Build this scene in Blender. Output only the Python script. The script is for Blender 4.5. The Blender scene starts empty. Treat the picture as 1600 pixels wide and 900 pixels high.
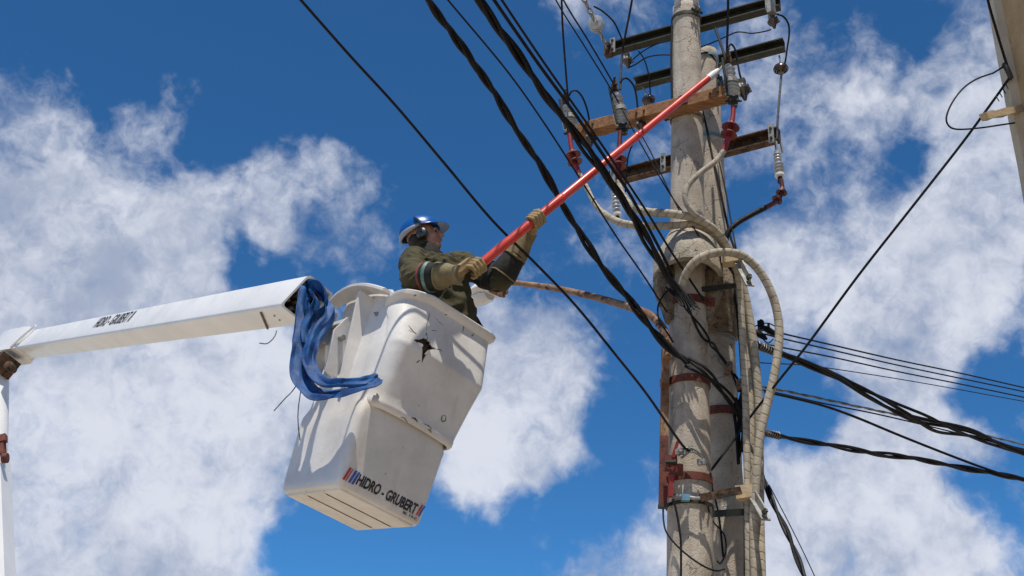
import bpy, bmesh, math, random
import numpy as np
from mathutils import Vector, Matrix, noise as mnoise
random.seed(7); np.random.seed(7)
rad = math.radians
scene = bpy.context.scene
COL = scene.collection

# ------------------------------------------------------------------ camera
FPX, PITCH, ROLL, EYE = 1800.0, rad(26), rad(2.3), 1.6
CM = Matrix.Rotation(math.pi/2+PITCH, 3, 'X') @ Matrix.Rotation(ROLL, 3, 'Z')
CP = Vector((0, 0, EYE))
cam = bpy.data.cameras.new('camera'); cam.sensor_width = 36; cam.lens = 36*FPX/1600
cam.clip_start = .05; cam.clip_end = 6000
camo = bpy.data.objects.new('camera', cam); COL.objects.link(camo)
camo.matrix_world = Matrix.Translation(CP) @ CM.to_4x4()
scene.camera = camo
def ray(x, y): return CM @ Vector(((x-800)/FPX, (450-y)/FPX, -1))
def P(x, y, Y):                      # photo position + distance in the street -> place in the scene
    d = ray(x, y); return CP + d*(Y/d.y)
def PZ(x, y, z):
    d = ray(x, y); return CP + d*((z-EYE)/d.z)

# ------------------------------------------------------------------ light, sky
SUN_EL, SUN_AZ = rad(71), rad(180)   # azimuth clockwise from +Y: high, behind the camera
sd = Vector((math.sin(SUN_AZ)*math.cos(SUN_EL), math.cos(SUN_AZ)*math.cos(SUN_EL), math.sin(SUN_EL)))
sl = bpy.data.lights.new('sun', 'SUN'); sl.energy = 5.0; sl.angle = rad(.5); sl.color = (1, .93, .82)
so = bpy.data.objects.new('sun', sl); COL.objects.link(so)
so.rotation_euler = sd.to_track_quat('Z', 'Y').to_euler(); so.location = (6, -12, 25)
scene.view_settings.view_transform = 'Standard'; scene.view_settings.look = 'None'
scene.view_settings.exposure = 0; scene.view_settings.gamma = 1
scene.view_settings.use_curve_mapping = False

CLOUDS = [  # photo x, y, radius, weight: where the cumulus stands in this sky
 (30,300,160,.72),(60,440,190,.9),(190,360,130,.75),(220,430,90,.6),(70,150,60,.55),
 (275,165,75,1.15),(370,322,95,.95),(490,322,125,1.35),(520,250,60,.6),(650,335,70,.45),
 (60,700,290,1.25),(240,640,200,1.1),(180,830,250,1.1),(360,640,150,.9),(430,570,80,.7),
 (800,560,100,1.2),(830,650,125,1.25),(740,660,110,1.1),(890,720,70,.55),(760,740,70,.6),
 (1010,870,80,.75),(1140,850,130,.8),(1290,850,170,1.2),(1440,840,150,1.05),(1240,780,60,.6),
 (1230,460,110,.95),(1300,360,100,.75),(1340,240,100,.45),(1400,140,80,.4),
 (1535,150,80,1.15),(1545,250,80,.95),(1520,350,90,.8),(1470,430,110,1.0),(1390,500,100,.95),(1540,450,100,.9),
 (1410,610,110,1.0),(1460,680,70,.6),(1390,690,60,.5),
 (890,10,60,.65),(940,70,80,.35),(1270,80,150,.3),(920,400,110,.3),(1050,430,80,.25),(650,440,60,.3),(1130,170,110,.25),
]
BLUE = [(480,445,60,.7),(350,430,50,.5),(350,230,60,.5),(600,120,300,.8),(330,40,260,.7),(400,450,60,.6),(560,830,150,.9),(985,640,70,.7),(940,800,70,.6),(760,260,120,.4),
 (1240,690,90,.8),(1540,760,80,.8),(1450,100,70,.55),(1430,300,45,.5),(800,705,26,.8),(195,345,22,.6),(90,545,40,.6),(300,500,40,.5),(1320,560,40,.5),(1540,600,50,.5),(1300,300,40,.3)]
world = bpy.data.worlds.new('World'); scene.world = world; world.use_nodes = True
world.cycles.sampling_method = 'MANUAL'; world.cycles.sample_map_resolution = 256
wt = world.node_tree; wt.nodes.clear()
def N(tree, typ, **kw):
    n = tree.nodes.new(typ)
    for k, v in kw.items(): setattr(n, k, v)
    return n
def setin(tree, sock, v):
    if isinstance(v, bpy.types.NodeSocket): tree.links.new(v, sock)
    else: sock.default_value = v
def math_(tree, op, a, b=0.0, clamp=False):
    n = N(tree, 'ShaderNodeMath', operation=op, use_clamp=clamp); setin(tree, n.inputs[0], a); setin(tree, n.inputs[1], b); return n.outputs[0]
def vmath(tree, op, a, b):
    n = N(tree, 'ShaderNodeVectorMath', operation=op); setin(tree, n.inputs[0], a); setin(tree, n.inputs[1], b); return n
def mapr(tree, v, a, b, c=0.0, d=1.0, smooth=False):
    n = N(tree, 'ShaderNodeMapRange', interpolation_type='SMOOTHSTEP' if smooth else 'LINEAR')
    setin(tree, n.inputs[0], v)
    for i, q in enumerate((a, b, c, d)): n.inputs[i+1].default_value = q
    return n.outputs[0]
def noise_(tree, vec, scale, detail=6, rough=.55, dist=0.0):
    n = N(tree, 'ShaderNodeTexNoise'); setin(tree, n.inputs['Vector'], vec)
    n.inputs['Scale'].default_value = scale; n.inputs['Detail'].default_value = detail
    n.inputs['Roughness'].default_value = rough; n.inputs['Distortion'].default_value = dist
    return n
def mixc(tree, f, a, b, mode='MIX'):
    n = N(tree, 'ShaderNodeMix', data_type='RGBA', blend_type=mode)
    setin(tree, n.inputs[0], f); setin(tree, n.inputs[6], a); setin(tree, n.inputs[7], b); return n.outputs[2]
sky = N(wt, 'ShaderNodeTexSky', sky_type='NISHITA'); sky.sun_disc = False
sky.sun_elevation = SUN_EL; sky.sun_rotation = SUN_AZ; sky.altitude = 3800
sky.air_density = 1.0; sky.dust_density = 1.2; sky.ozone_density = 3.0
SKY_TINT = (.43, 1.03, 1.37, 1)
CLOUD_DARK, CLOUD_LIGHT = (3.7, 4.3, 5.7, 1), (7.3, 7.6, 8.5, 1)
skyc = mixc(wt, 1.0, sky.outputs[0], SKY_TINT, 'MULTIPLY')
tc = N(wt, 'ShaderNodeTexCoord')
dirn = vmath(wt, 'NORMALIZE', tc.outputs['Generated'], (0, 0, 0)).outputs[0]
def warp(vec, scale, amt, det=4):
    w_ = noise_(wt, vec, scale, det, .6); o_ = vmath(wt, 'SUBTRACT', w_.outputs['Color'], (.5, .5, .5)).outputs[0]
    sc_ = N(wt, 'ShaderNodeVectorMath', operation='SCALE'); wt.links.new(o_, sc_.inputs[0]); sc_.inputs['Scale'].default_value = amt
    return vmath(wt, 'ADD', vec, sc_.outputs[0]).outputs[0]
dw = vmath(wt, 'NORMALIZE', warp(dirn, 9.0, .10), (0, 0, 0)).outputs[0]
acc = None
for lst, sg in ((CLOUDS, 1), (BLUE, -1)):
    for (x, y, r, a) in lst:
        d = ray(x, y).normalized(); ang = r/FPX*1.4
        dt = vmath(wt, 'DOT_PRODUCT', dw, tuple(d)).outputs['Value']
        m = mapr(wt, dt, math.cos(ang), math.cos(ang*.1), 0, sg*a*.5, True)
        acc = m if acc is None else math_(wt, 'ADD', acc, m)
dv = warp(dirn, 14.0, .06, 3)
fb = noise_(wt, dv, 13.0, 9, .58, 0).outputs['Fac']
fb2 = noise_(wt, warp(dirn, 22.0, .05, 3), 42.0, 8, .62, .12).outputs['Fac']
wide = noise_(wt, dirn, 2.3, 4, .5).outputs['Fac']
amp = mapr(wt, acc, .25, .8, 1.95, 1.05)
v = math_(wt, 'ADD', math_(wt, 'MINIMUM', acc, .78), math_(wt, 'MULTIPLY', math_(wt, 'SUBTRACT', fb, .5), amp))
v = math_(wt, 'ADD', v, math_(wt, 'MULTIPLY', math_(wt, 'SUBTRACT', fb2, .5), .7))
v = math_(wt, 'ADD', v, math_(wt, 'MULTIPLY', math_(wt, 'SUBTRACT', wide, .45), .4))
dens = mapr(wt, v, .02, .86, 0, 1, True)
shade = mapr(wt, math_(wt, 'ADD', noise_(wt, dv, 8.0, 7, .6, 0).outputs['Fac'], math_(wt, 'MULTIPLY', math_(wt, 'SUBTRACT', fb2, .5), .3)), .34, .66, 0, 1, True)
ccol = mixc(wt, shade, CLOUD_DARK, CLOUD_LIGHT)
final = mixc(wt, math_(wt, 'MULTIPLY', dens, .96), skyc, ccol)
bg = N(wt, 'ShaderNodeBackground'); bg.inputs['Strength'].default_value = .1
wt.links.new(final, bg.inputs['Color'])
wo = N(wt, 'ShaderNodeOutputWorld'); wt.links.new(bg.outputs[0], wo.inputs['Surface'])

# ------------------------------------------------------------------ materials
MATS = {}
def crackle(t, co, col, amt, scale):
    nz_ = noise_(t, co, 6, 4, .6); vv = N(t, 'ShaderNodeVectorMath', operation='MULTIPLY_ADD'); t.links.new(nz_.outputs['Color'], vv.inputs[0]); vv.inputs[1].default_value = (.16, .16, .16); t.links.new(co, vv.inputs[2])
    vo = N(t, 'ShaderNodeTexVoronoi', feature='DISTANCE_TO_EDGE'); t.links.new(vv.outputs[0], vo.inputs['Vector']); vo.inputs['Scale'].default_value = scale
    gate = mapr(t, noise_(t, co, 3.5, 3, .5).outputs['Fac'], .47, .6)
    ed = math_(t, 'MULTIPLY', mapr(t, vo.outputs['Distance'], .0, .022, 1, 0), gate)
    v2 = N(t, 'ShaderNodeTexVoronoi', feature='F1'); t.links.new(co, v2.inputs['Vector']); v2.inputs['Scale'].default_value = 70; v2.inputs['Randomness'].default_value = 1
    pit = math_(t, 'MULTIPLY', mapr(t, v2.outputs['Distance'], .16, .3, 1, 0), mapr(t, noise_(t, co, 22, 4, .6).outputs['Fac'], .5, .6))
    h = math_(t, 'MAXIMUM', ed, pit); return mixc(t, math_(t, 'MULTIPLY', h, amt), col, (.07, .06, .05, 1)), h
def mat(name, c1, c2=None, scale=8, rough=.6, bump=.0, bscale=60, metal=0.0, spots=None, sscale=25, sth=.62, streak=None, coat=0.0, rings=None, rvar=.1, grain=None, thr=(.35, .65), cracks=None, spec=.5):
    m = bpy.data.materials.new(name); m.use_nodes = True; t = m.node_tree; b = t.nodes['Principled BSDF']
    co = N(t, 'ShaderNodeTexCoord').outputs['Object']
    vec = co
    if grain:
        mp = N(t, 'ShaderNodeMapping'); t.links.new(co, mp.inputs[0]); mp.inputs['Scale'].default_value = grain; vec = mp.outputs[0]
    c = (*c1, 1)
    n1 = noise_(t, vec, scale, 7, .6)
    col = mixc(t, mapr(t, n1.outputs['Fac'], thr[0], thr[1]), (*c1, 1), (*(c2 or c1), 1))
    if streak:      # vertical run marks
        mp = N(t, 'ShaderNodeMapping'); t.links.new(co, mp.inputs[0]); mp.inputs['Scale'].default_value = (1, 1, .07)
        ns = noise_(t, mp.outputs[0], streak[1], 6, .65)
        col = mixc(t, mapr(t, ns.outputs['Fac'], .55, .75, 0, streak[2]), col, (*streak[0], 1))
    if spots:
        n2 = noise_(t, co, sscale, 9, .7, .6)
        col = mixc(t, mapr(t, n2.outputs['Fac'], sth, sth+.05), col, (*spots, 1))
    if rings:       # wrapped tape: turns along the cable
        uv = N(t, 'ShaderNodeUVMap').outputs[0]; sp = N(t, 'ShaderNodeSeparateXYZ'); t.links.new(uv, sp.inputs[0])
        fr = math_(t, 'FRACT', math_(t, 'ADD', math_(t, 'MULTIPLY', sp.outputs[0], rings[1]), math_(t, 'ADD', sp.outputs[1], math_(t, 'MULTIPLY', n1.outputs['Fac'], 1.5))))
        edge = mapr(t, math_(t, 'ABSOLUTE', math_(t, 'SUBTRACT', fr, .5)), .38, .5)
        col = mixc(t, math_(t, 'MULTIPLY', edge, .7), col, (*rings[0], 1))
    if cracks: col, ch = crackle(t, co, col, cracks[0], cracks[1])
    t.links.new(col, b.inputs['Base Color'])
    b.inputs['Metallic'].default_value = metal; b.inputs['Specular IOR Level'].default_value = spec
    nr = noise_(t, co, scale*2.3, 5, .6)
    t.links.new(mapr(t, nr.outputs['Fac'], .3, .7, max(.05, rough-rvar), min(1, rough+rvar)), b.inputs['Roughness'])
    if coat: b.inputs['Coat Weight'].default_value = coat; b.inputs['Coat Roughness'].default_value = .15
    if bump or rings:
        bn = N(t, 'ShaderNodeBump'); bn.inputs['Strength'].default_value = bump; bn.inputs['Distance'].default_value = .01
        nb = noise_(t, vec, bscale, 8, .65).outputs['Fac']
        h = nb
        if rings: h = math_(t, 'ADD', math_(t, 'MULTIPLY', nb, .4), math_(t, 'MULTIPLY', edge, -.8))
        if cracks: h = math_(t, 'SUBTRACT', nb, math_(t, 'MULTIPLY', ch, .9))
        t.links.new(h, bn.inputs['Height']); t.links.new(bn.outputs[0], b.inputs['Normal'])
    MATS[name] = m; return m
mat('concrete', (.36, .31, .25), (.56, .50, .415), 5, .92, .7, 90, spots=(.12, .10, .08), sscale=34, sth=.635, streak=((.20, .17, .13), 9, .6), cracks=(.6, 6))
mat('concrete_rough', (.28, .245, .19), (.46, .41, .335), 11, .95, 1.0, 60, spots=(.09, .075, .055), sscale=26, sth=.60, cracks=(.6, 8))
mat('fibreglass', (.60, .575, .54), (.74, .72, .69), 3.5, .45, .2, 25, spots=(.20, .155, .11), sscale=19, sth=.665, streak=((.46, .40, .32), 7, .55), coat=.1)
mat('fibreglass_worn', (.60, .575, .54), (.74, .72, .69), 3.5, .45, .25, 22, spots=(.12, .09, .065), sscale=15, sth=.655, streak=((.46, .40, .32), 9, .5), coat=.1)
mat('boom_paint', (.74, .74, .73), (.82, .82, .81), 2.5, .38, .05, 20, spots=(.35, .31, .26), sscale=12, sth=.72, streak=((.6, .57, .52), 5, .3), coat=.2)
mat('raw_edge', (.05, .04, .03), (.20, .15, .10), 30, .95, .8, 70)
mat('black_print', (.012, .012, .014), (.03, .03, .03), 40, .6)
mat('red_print', (.42, .03, .03), (.5, .06, .05), 20, .6)
mat('blue_print', (.03, .08, .38), (.05, .12, .45), 20, .6)
mat('strap_blue', (.002, .030, .125), (.008, .085, .27), 9, .6, .3, 140, rvar=.1, spec=.3)
mat('concrete_stain_shade', (.11, .085, .055), (.27, .22, .155), 9, .95, 1.0, 60, spots=(.05, .04, .025), sscale=24, sth=.56, cracks=(.6, 8))  # mossy brown concrete, darkened further to paint in the shade under the collars
mat('rope_fibre', (.05, .05, .055), (.12, .12, .12), 20, .8)
mat('stick_red', (.50, .035, .025), (.60, .065, .045), 5, .34, .0, 30, spots=(.33, .045, .03), sscale=22, sth=.72)
mat('stick_tip', (.62, .63, .66), (.75, .76, .78), 14, .4)
mat('jacket', (.040, .035, .014), (.068, .060, .026), 4, .95, .4, 140)
mat('jacket_dark', (.006, .007, .006), (.012, .013, .010), 9, .85, .3, 90)
mat('band_silver', (.07, .16, .11), (.16, .24, .2), 30, .5)
mat('band_red', (.16, .035, .025), (.2, .05, .03), 20, .8)
mat('leather', (.21, .14, .06), (.36, .255, .12), 16, .85, .6, 70, spots=(.09, .055, .025), sscale=30, sth=.62)
mat('cuff', (.15, .118, .058), (.225, .18, .095), 14, .9, .4, 90)
mat('skin', (.36, .17, .105), (.47, .245, .16), 12, .5, .15, 90)
mat('hair', (.012, .010, .008), (.02, .016, .012), 30, .7)
mat('eye', (.015, .012, .01), (.03, .02, .02), 30, .2)
mat('lip', (.26, .09, .07), (.30, .11, .09), 20, .5)
mat('trousers', (.05, .05, .03), (.08, .075, .045), 10, .9)
mat('helmet_blue', (.004, .075, .30), (.008, .10, .36), 5, .28, .03, 30, coat=.2)
mat('helmet_grey', (.26, .27, .28), (.34, .34, .35), 10, .5)
mat('muff_black', (.012, .012, .013), (.025, .025, .027), 12, .33, coat=.3)
mat('steel_dark', (.012, .015, .010), (.032, .036, .024), 9, .7, .4, 70, metal=.1, spots=(.06, .03, .015), sscale=18, sth=.62)
mat('steel_rust', (.045, .022, .010), (.125, .062, .028), 10, .85, .6, 70, spots=(.014, .010, .007), sscale=14, sth=.52)
mat('steel_red', (.10, .022, .014), (.17, .045, .026), 12, .75, .4, 60, spots=(.03, .014, .01), sscale=20, sth=.56)
mat('red_oxide', (.22, .012, .012), (.32, .03, .028), 8, .6, .2, 50, spots=(.07, .015, .015), sscale=18, sth=.58)
mat('galvanised', (.20, .20, .19), (.36, .36, .34), 16, .6, .3, 60, metal=.3, spots=(.10, .07, .05), sscale=22, sth=.58)
mat('timber', (.17, .075, .028), (.33, .17, .075), 9, .88, .7, 40, grain=(1, 6, 6), spots=(.06, .035, .018), sscale=14, sth=.62)
mat('timber_pale', (.42, .32, .19), (.58, .46, .30), 9, .9, .6, 45, grain=(1, 5, 5), spots=(.16, .11, .06), sscale=20, sth=.66)
mat('lamp_rust', (.14, .055, .02), (.34, .22, .13), 6, .8, .4, 60, spots=(.06, .025, .012), sscale=12, sth=.55)
mat('lamp_white', (.62, .60, .55), (.74, .72, .67), 10, .5, .1, 40, spots=(.3, .22, .14), sscale=20, sth=.64)
mat('lamp_glass', (.55, .57, .58), (.65, .66, .66), 10, .12)
mat('porcelain', (.30, .315, .33), (.50, .52, .53), 10, .28, .1, 40, coat=.5)
mat('porcelain_white', (.66, .66, .65), (.75, .75, .74), 10, .25, coat=.5)
mat('porcelain_dark', (.022, .013, .010), (.055, .03, .022), 8, .25, coat=.6)
mat('silicone_red', (.10, .006, .007), (.16, .012, .012), 9, .5, .2, 40)
mat('silicone_maroon', (.07, .012, .011), (.12, .028, .026), 9, .5, .2, 40)
mat('silicone_pink', (.23, .016, .02), (.29, .026, .032), 9, .5)
mat('cable_tan', (.31, .265, .195), (.46, .41, .32), 12, .85, .5, 60, rings=((.17, .14, .10), 17), spots=(.12, .1, .07), sscale=22, sth=.66)
mat('cable_grey', (.26, .23, .185), (.42, .38, .31), 12, .75, .4, 60, rings=((.20, .17, .13), 11))
mat('cable_black', (.004, .004, .005), (.010, .010, .011), 12, .6, .25, 50, spec=.22)
mat('wire', (.005, .005, .007), (.013, .013, .017), 12, .65, .2, 60, spec=.22)
mat('wire_steel', (.13, .13, .13), (.25, .25, .24), 40, .5, .3, 90, metal=.5)
mat('band_blue', (.09, .22, .33), (.15, .30, .42), 14, .5, .2, 60)
mat('plaster', (.44, .28, .13), (.58, .40, .21), 4, .95, .8, 50, spots=(.26, .15, .07), sscale=9, sth=.62)
mat('plaster_trim', (.50, .42, .30), (.62, .54, .41), 6, .9, .5, 60, spots=(.3, .22, .14), sscale=14, sth=.64)
mat('earth', (.34, .28, .21), (.46, .39, .30), .7, .95, .6, 12, spots=(.24, .2, .15), sscale=4, sth=.6)
mat('tar', (.02, .02, .02), (.05, .045, .04), 14, .8, .4, 40)

# ------------------------------------------------------------------ mesh helpers
class MB:
    def __init__(s): s.v = []; s.f = []; s.uv = {}
    def add(s, vs, fs, uvs=None):
        o = len(s.v); s.v += [tuple(q) for q in vs]; 
        for i, f in enumerate(fs):
            if uvs: s.uv[len(s.f)] = uvs[i]
            s.f.append(tuple(o+k for k in f))
        return s
    def box(s, c, ax, h):
        c = Vector(c); a = [Vector(q).normalized()*k for q, k in zip(ax, h)]
        vs = [c+a[0]*i+a[1]*j+a[2]*k for i in (-1, 1) for j in (-1, 1) for k in (-1, 1)]
        fs = [(0,1,3,2),(4,6,7,5),(0,4,5,1),(2,3,7,6),(0,2,6,4),(1,5,7,3)]
        if a[0].cross(a[1]).dot(a[2]) < 0: fs = [f[::-1] for f in fs]
        return s.add(vs, fs)
    def bar(s, p0, p1, w, h, up=(0, 0, 1)):
        p0, p1 = Vector(p0), Vector(p1); d = p1-p0; L = d.length; d.normalize(); sv = d.cross(Vector(up)).normalized(); u = sv.cross(d)
        return s.box((p0+p1)/2, (d, sv, u), (L/2, w/2, h/2))
    def loft(s, rings, closed=True, cap0=True, cap1=True):
        n = len(rings[0]); vs = [q for r in rings for q in r]; fs = []
        m = n if closed else n-1
        for i in range(len(rings)-1):
            for j in range(m):
                k = (j+1) % n; fs.append((i*n+j, i*n+k, (i+1)*n+k, (i+1)*n+j))
        if closed and cap0: fs.append(tuple(range(n-1, -1, -1)))
        if closed and cap1: fs.append(tuple((len(rings)-1)*n+j for j in range(n)))
        return s.add(vs, fs)
    def tube(s, pts, r, n=8, flat=1.0, twist=0.0, roll0=0.0, caps=True, up=None):
        pts = [Vector(p) for p in pts]; L = len(pts)
        rs = r if hasattr(r, '__len__') else [r]*L
        t0 = (pts[1]-pts[0]).normalized()
        nv = Vector(up) if up is not None else (Vector((0, 0, 1)) if abs(t0.z) < .9 else Vector((0, 1, 0)))
        nv = (nv-t0*nv.dot(t0)).normalized(); rings = []; ss = []; acc = 0
        for i, p in enumerate(pts):
            t = (pts[min(i+1, L-1)]-pts[max(i-1, 0)]).normalized()
            nv = (nv-t*nv.dot(t)); nv = nv.normalized() if nv.length > 1e-6 else t.orthogonal().normalized()
            b = t.cross(nv)
            if i: acc += (p-pts[i-1]).length
            ss.append(acc); a0 = roll0+twist*acc
            rings.append([p+(nv*math.cos(a)*math.cos(a0)*1+0*nv)*0+
                          ((nv*math.cos(a0)+b*math.sin(a0))*math.cos(a)+(b*math.cos(a0)-nv*math.sin(a0))*math.sin(a)*flat)*rs[i] for a in [2*math.pi*k/n for k in range(n)]])
        vs = [q for rg in rings for q in rg]; fs = []; uv = []
        for i in range(L-1):
            for j in range(n):
                k = (j+1) % n; fs.append((i*n+j, i*n+k, (i+1)*n+k, (i+1)*n+j))
                uv.append([(ss[i], j/n), (ss[i], (j+1)/n), (ss[i+1], (j+1)/n), (ss[i+1], j/n)])
        if caps:
            fs.append(tuple(range(n-1, -1, -1))); uv.append([(0, 0)]*n)
            fs.append(tuple((L-1)*n+j for j in range(n))); uv.append([(acc, 0)]*n)
        return s.add(vs, fs, uv)
    def lathe(s, o, d, prof, n=20, a0=0, sx=1.0):
        o = Vector(o); d = Vector(d).normalized(); x = d.orthogonal().normalized(); y = d.cross(x); rings = []
        for (r, h) in prof:
            rings.append([o+d*h+(x*math.cos(a)*sx+y*math.sin(a))*max(r, 1e-4) for a in [a0+2*math.pi*k/n for k in range(n)]])
        return s.loft(rings)
    def ellip(s, c, ax, rr, n=14, m=9):
        c = Vector(c); a = [Vector(q).normalized()*k for q, k in zip(ax, rr)]; rings = []
        for i in range(m+1):
            th = math.pi*i/m; st = max(math.sin(th), .01)
            rings.append([c+a[2]*(-math.cos(th))+(a[0]*math.cos(q)+a[1]*math.sin(q))*st for q in [2*math.pi*k/n for k in range(n)]])
        return s.loft(rings)
    def capsule(s, p0, p1, r0, r1, n=12):
        p0, p1 = Vector(p0), Vector(p1); d = (p1-p0); L = d.length; pr = []
        for k in range(5): a = math.pi/2*(1-k/4); pr.append((r0*math.cos(a), -r0*math.sin(a)))
        for k in range(5): a = math.pi/2*k/4; pr.append((r1*math.cos(a), L+r1*math.sin(a)))
        return s.lathe(p0, d, pr, n)
    def mesh(s, name):
        me = bpy.data.meshes.new(name); me.from_pydata([tuple(q) for q in s.v], [], s.f)
        if s.uv:
            l = me.uv_layers.new(name='UVMap'); li = 0; dat = np.zeros(len(me.loops)*2)
            for i, f in enumerate(s.f):
                u = s.uv.get(i)
                for k in range(len(f)):
                    if u: dat[li*2], dat[li*2+1] = u[k]
                    li += 1
            l.data.foreach_set('uv', dat)
        return me
def finish(me, m, sharp=38):
    me.materials.clear(); me.materials.append(MATS[m])
    me.polygons.foreach_set('use_smooth', [True]*len(me.polygons)); me.set_sharp_from_angle(angle=rad(sharp)); me.update()
def obj(name, mb, m, parent=None, sharp=38, fix=True):
    me = mb.mesh(name) if isinstance(mb, MB) else mb
    if fix:
        bm = bmesh.new(); bm.from_mesh(me); bmesh.ops.recalc_face_normals(bm, faces=bm.faces); bm.to_mesh(me); bm.free()
    finish(me, m, sharp)
    o = bpy.data.objects.new(name, me); COL.objects.link(o)
    if parent is not None:
        o.parent = parent; o.matrix_parent_inverse = W[parent.name].inverted() if parent.name in W else Matrix.Identity(4)
    return o
W = {}
def tag(o, label, cat, group=None):
    o['label'] = label; o['category'] = cat
    if group: o['group'] = group
    return o
def thing(name, label, cat, loc=(0, 0, 0), group=None, mw=None):
    o = bpy.data.objects.new(name, None); COL.objects.link(o); o.empty_display_size = .1
    M = mw if mw is not None else Matrix.Translation(Vector(loc)); o.matrix_world = M; W[o.name] = M.copy()
    return tag(o, label, cat, group)
def evalmesh(me, mods, name):
    o = bpy.data.objects.new('temporary', me); COL.objects.link(o)
    for typ, kw in mods:
        md = o.modifiers.new(typ, typ)
        for k, v in kw.items(): setattr(md, k, v)
    dg = bpy.context.evaluated_depsgraph_get(); out = bpy.data.meshes.new_from_object(o.evaluated_get(dg)); out.name = name
    bpy.data.objects.remove(o); return out
def blob(mb, name, voxel=.01, smooth=4, disp=None):
    me = evalmesh(mb.mesh(name), [('REMESH', dict(mode='VOXEL', voxel_size=voxel)), ('SMOOTH', dict(factor=.5, iterations=smooth))], name)
    if disp:
        nn = [Vector(v.normal) for v in me.vertices]
        for v, n_ in zip(me.vertices, nn): v.co = v.co+n_*disp(v.co)
        me = evalmesh(me, [('SMOOTH', dict(factor=.5, iterations=2))], name)
    return me
def spline(pts, n=10):
    pts = [Vector(p) for p in pts]
    if len(pts) == 2: return [pts[0].lerp(pts[1], k/n) for k in range(n+1)]
    q = [pts[0]*2-pts[1]]+pts+[pts[-1]*2-pts[-2]]; out = []
    for i in range(1, len(q)-2):
        a, b, c, d = q[i-1:i+3]
        for k in range(n):
            t = k/n; out.append(.5*((2*b)+(c-a)*t+(2*a-5*b+4*c-d)*t*t+(3*b-a-3*c+d)*t**3))
    out.append(pts[-1]); return out
def px(lst): return [P(*q) for q in lst]
def onward(w, pts, L=14.0):      # cables that leave the view go on to the next pole or down to the ground
    def far(p, d):
        d = d.normalized(); l = L
        if d.z < 0: l = min(L, max(.1, -p.z/d.z))
        n_ = max(8, int(l/.09)); return [p+d*l*k/n_ for k in range(1, n_+1)]
    out = lambda q: q[0] < 0 or q[0] > 1600 or q[1] < 0 or q[1] > 900
    if out(pts[-1]): w = w+far(w[-1], w[-1]-w[-4])
    if out(pts[0]): w = far(w[0], w[0]-w[3])[::-1]+w
    return w
def cable(name, label, cat, pts, r, m, group=None, n=8, sub=10, pix=True):
    w = onward(spline(px(pts), sub), pts)
    return tag(obj(name, MB().tube(w, r, n), m, fix=False), label, cat, group)
def bundle(name, label, pts, R, k, r, m, pitch=.7, spread=None, jit=.0, group=None):
    w = onward(spline(px(pts), 12), pts, 10); t = thing(name, label, 'cable', w[-1], group)
    for i in range(k):
        out = []; acc = 0; nv = Vector((0, 0, 1)); ph = 2*math.pi*i/k+.7*i*i
        for j, p in enumerate(w):
            tg = (w[min(j+1, len(w)-1)]-w[max(j-1, 0)]).normalized(); nv = (nv-tg*nv.dot(tg)).normalized(); b = tg.cross(nv)
            if j: acc += (p-w[j-1]).length
            a = ph+acc*2*math.pi/pitch; s_ = spread(acc) if spread else 1
            jj = Vector((mnoise.noise(Vector((acc*2.2, i*7.3, 1))), mnoise.noise(Vector((acc*2.2, i*7.3, 5))), mnoise.noise(Vector((acc*2.2, i*7.3, 9)))))*jit
            out.append(p+(nv*math.cos(a)+b*math.sin(a))*R*s_+jj)
        obj('strand', MB().tube(out, r*(1 if i else 1.15), 7), m, t, fix=False)
    return t

# ------------------------------------------------------------------ ground, building
g = obj('ground', MB().add([(-3000, -3000, 0), (3000, -3000, 0), (3000, 3000, 0), (-3000, 3000, 0)], [(0, 1, 2, 3)]), 'earth')
g['kind'] = 'structure'

cb = P(1580, 137, 6.0)
bx, by = cb.x, 6.0
bt = thing('corner_building', 'brown plastered building corner with pale edge trim at the right border', 'building', (bx, by, 0))
def grid_wall(mb, p0, du, dz, nu, nz, amp):
    vs = []; nrm = du.cross(dz).normalized()
    for j in range(nz+1):
        for i in range(nu+1):
            q = p0+du*(i/nu)+dz*(j/nz); vs.append(q+nrm*amp*mnoise.fractal(q*1.7, 1, 2, 4))
    fs = [(j*(nu+1)+i, j*(nu+1)+i+1, (j+1)*(nu+1)+i+1, (j+1)*(nu+1)+i) for j in range(nz) for i in range(nu)]
    mb.add(vs, fs)
mb = MB(); grid_wall(mb, Vector((bx+.03, by, 0)), Vector((0, -5.6, 0)), Vector((0, 0, 9.5)), 60, 90, .012)
grid_wall(mb, Vector((bx+5, by, 0)), Vector((-5+.03, 0, 0)), Vector((0, 0, 9.5)), 30, 60, .012)
obj('wall', mb, 'plaster', bt)
obj('roof_slab', MB().box((bx+2.6, by-2.8, 9.6), ((1,0,0),(0,1,0),(0,0,1)), (2.65, 2.9, .1)), 'concrete', bt)
mb = MB()
nz = 60
rings = []
for j in range(nz+1):
    z = 9.48*j/nz; e = .008*mnoise.noise(Vector((0, 3, z*2.1)))
    rings.append([Vector((bx-.03+e, by-.035, z)), Vector((bx+.055+e*.5, by-.035, z)), Vector((bx+.055, by+.05, z)), Vector((bx-.03+e, by+.05, z))])
mb.loft(rings); obj('edge_trim', mb, 'plaster_trim', bt)
a, b = P(1537, 182, 5.75), P(1600, 169, 6.02)
mb = MB(); rings = []
for k in range(9):
    t = k/8; c = a.lerp(b, t); d = (b-a).normalized(); s_ = d.cross(Vector((0, 0, 1))).normalized(); u = s_.cross(d)
    w_ = .024+.004*math.sin(k*2.1); rings.append([c+s_*w_+u*w_*.8, c-s_*w_+u*w_, c-s_*w_*.9-u*w_*.9, c+s_*w_-u*w_])
mb.loft(rings)
tag(obj('wooden_peg', mb, 'timber_pale'), 'short wooden stake sticking out of the building edge', 'stake')

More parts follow.
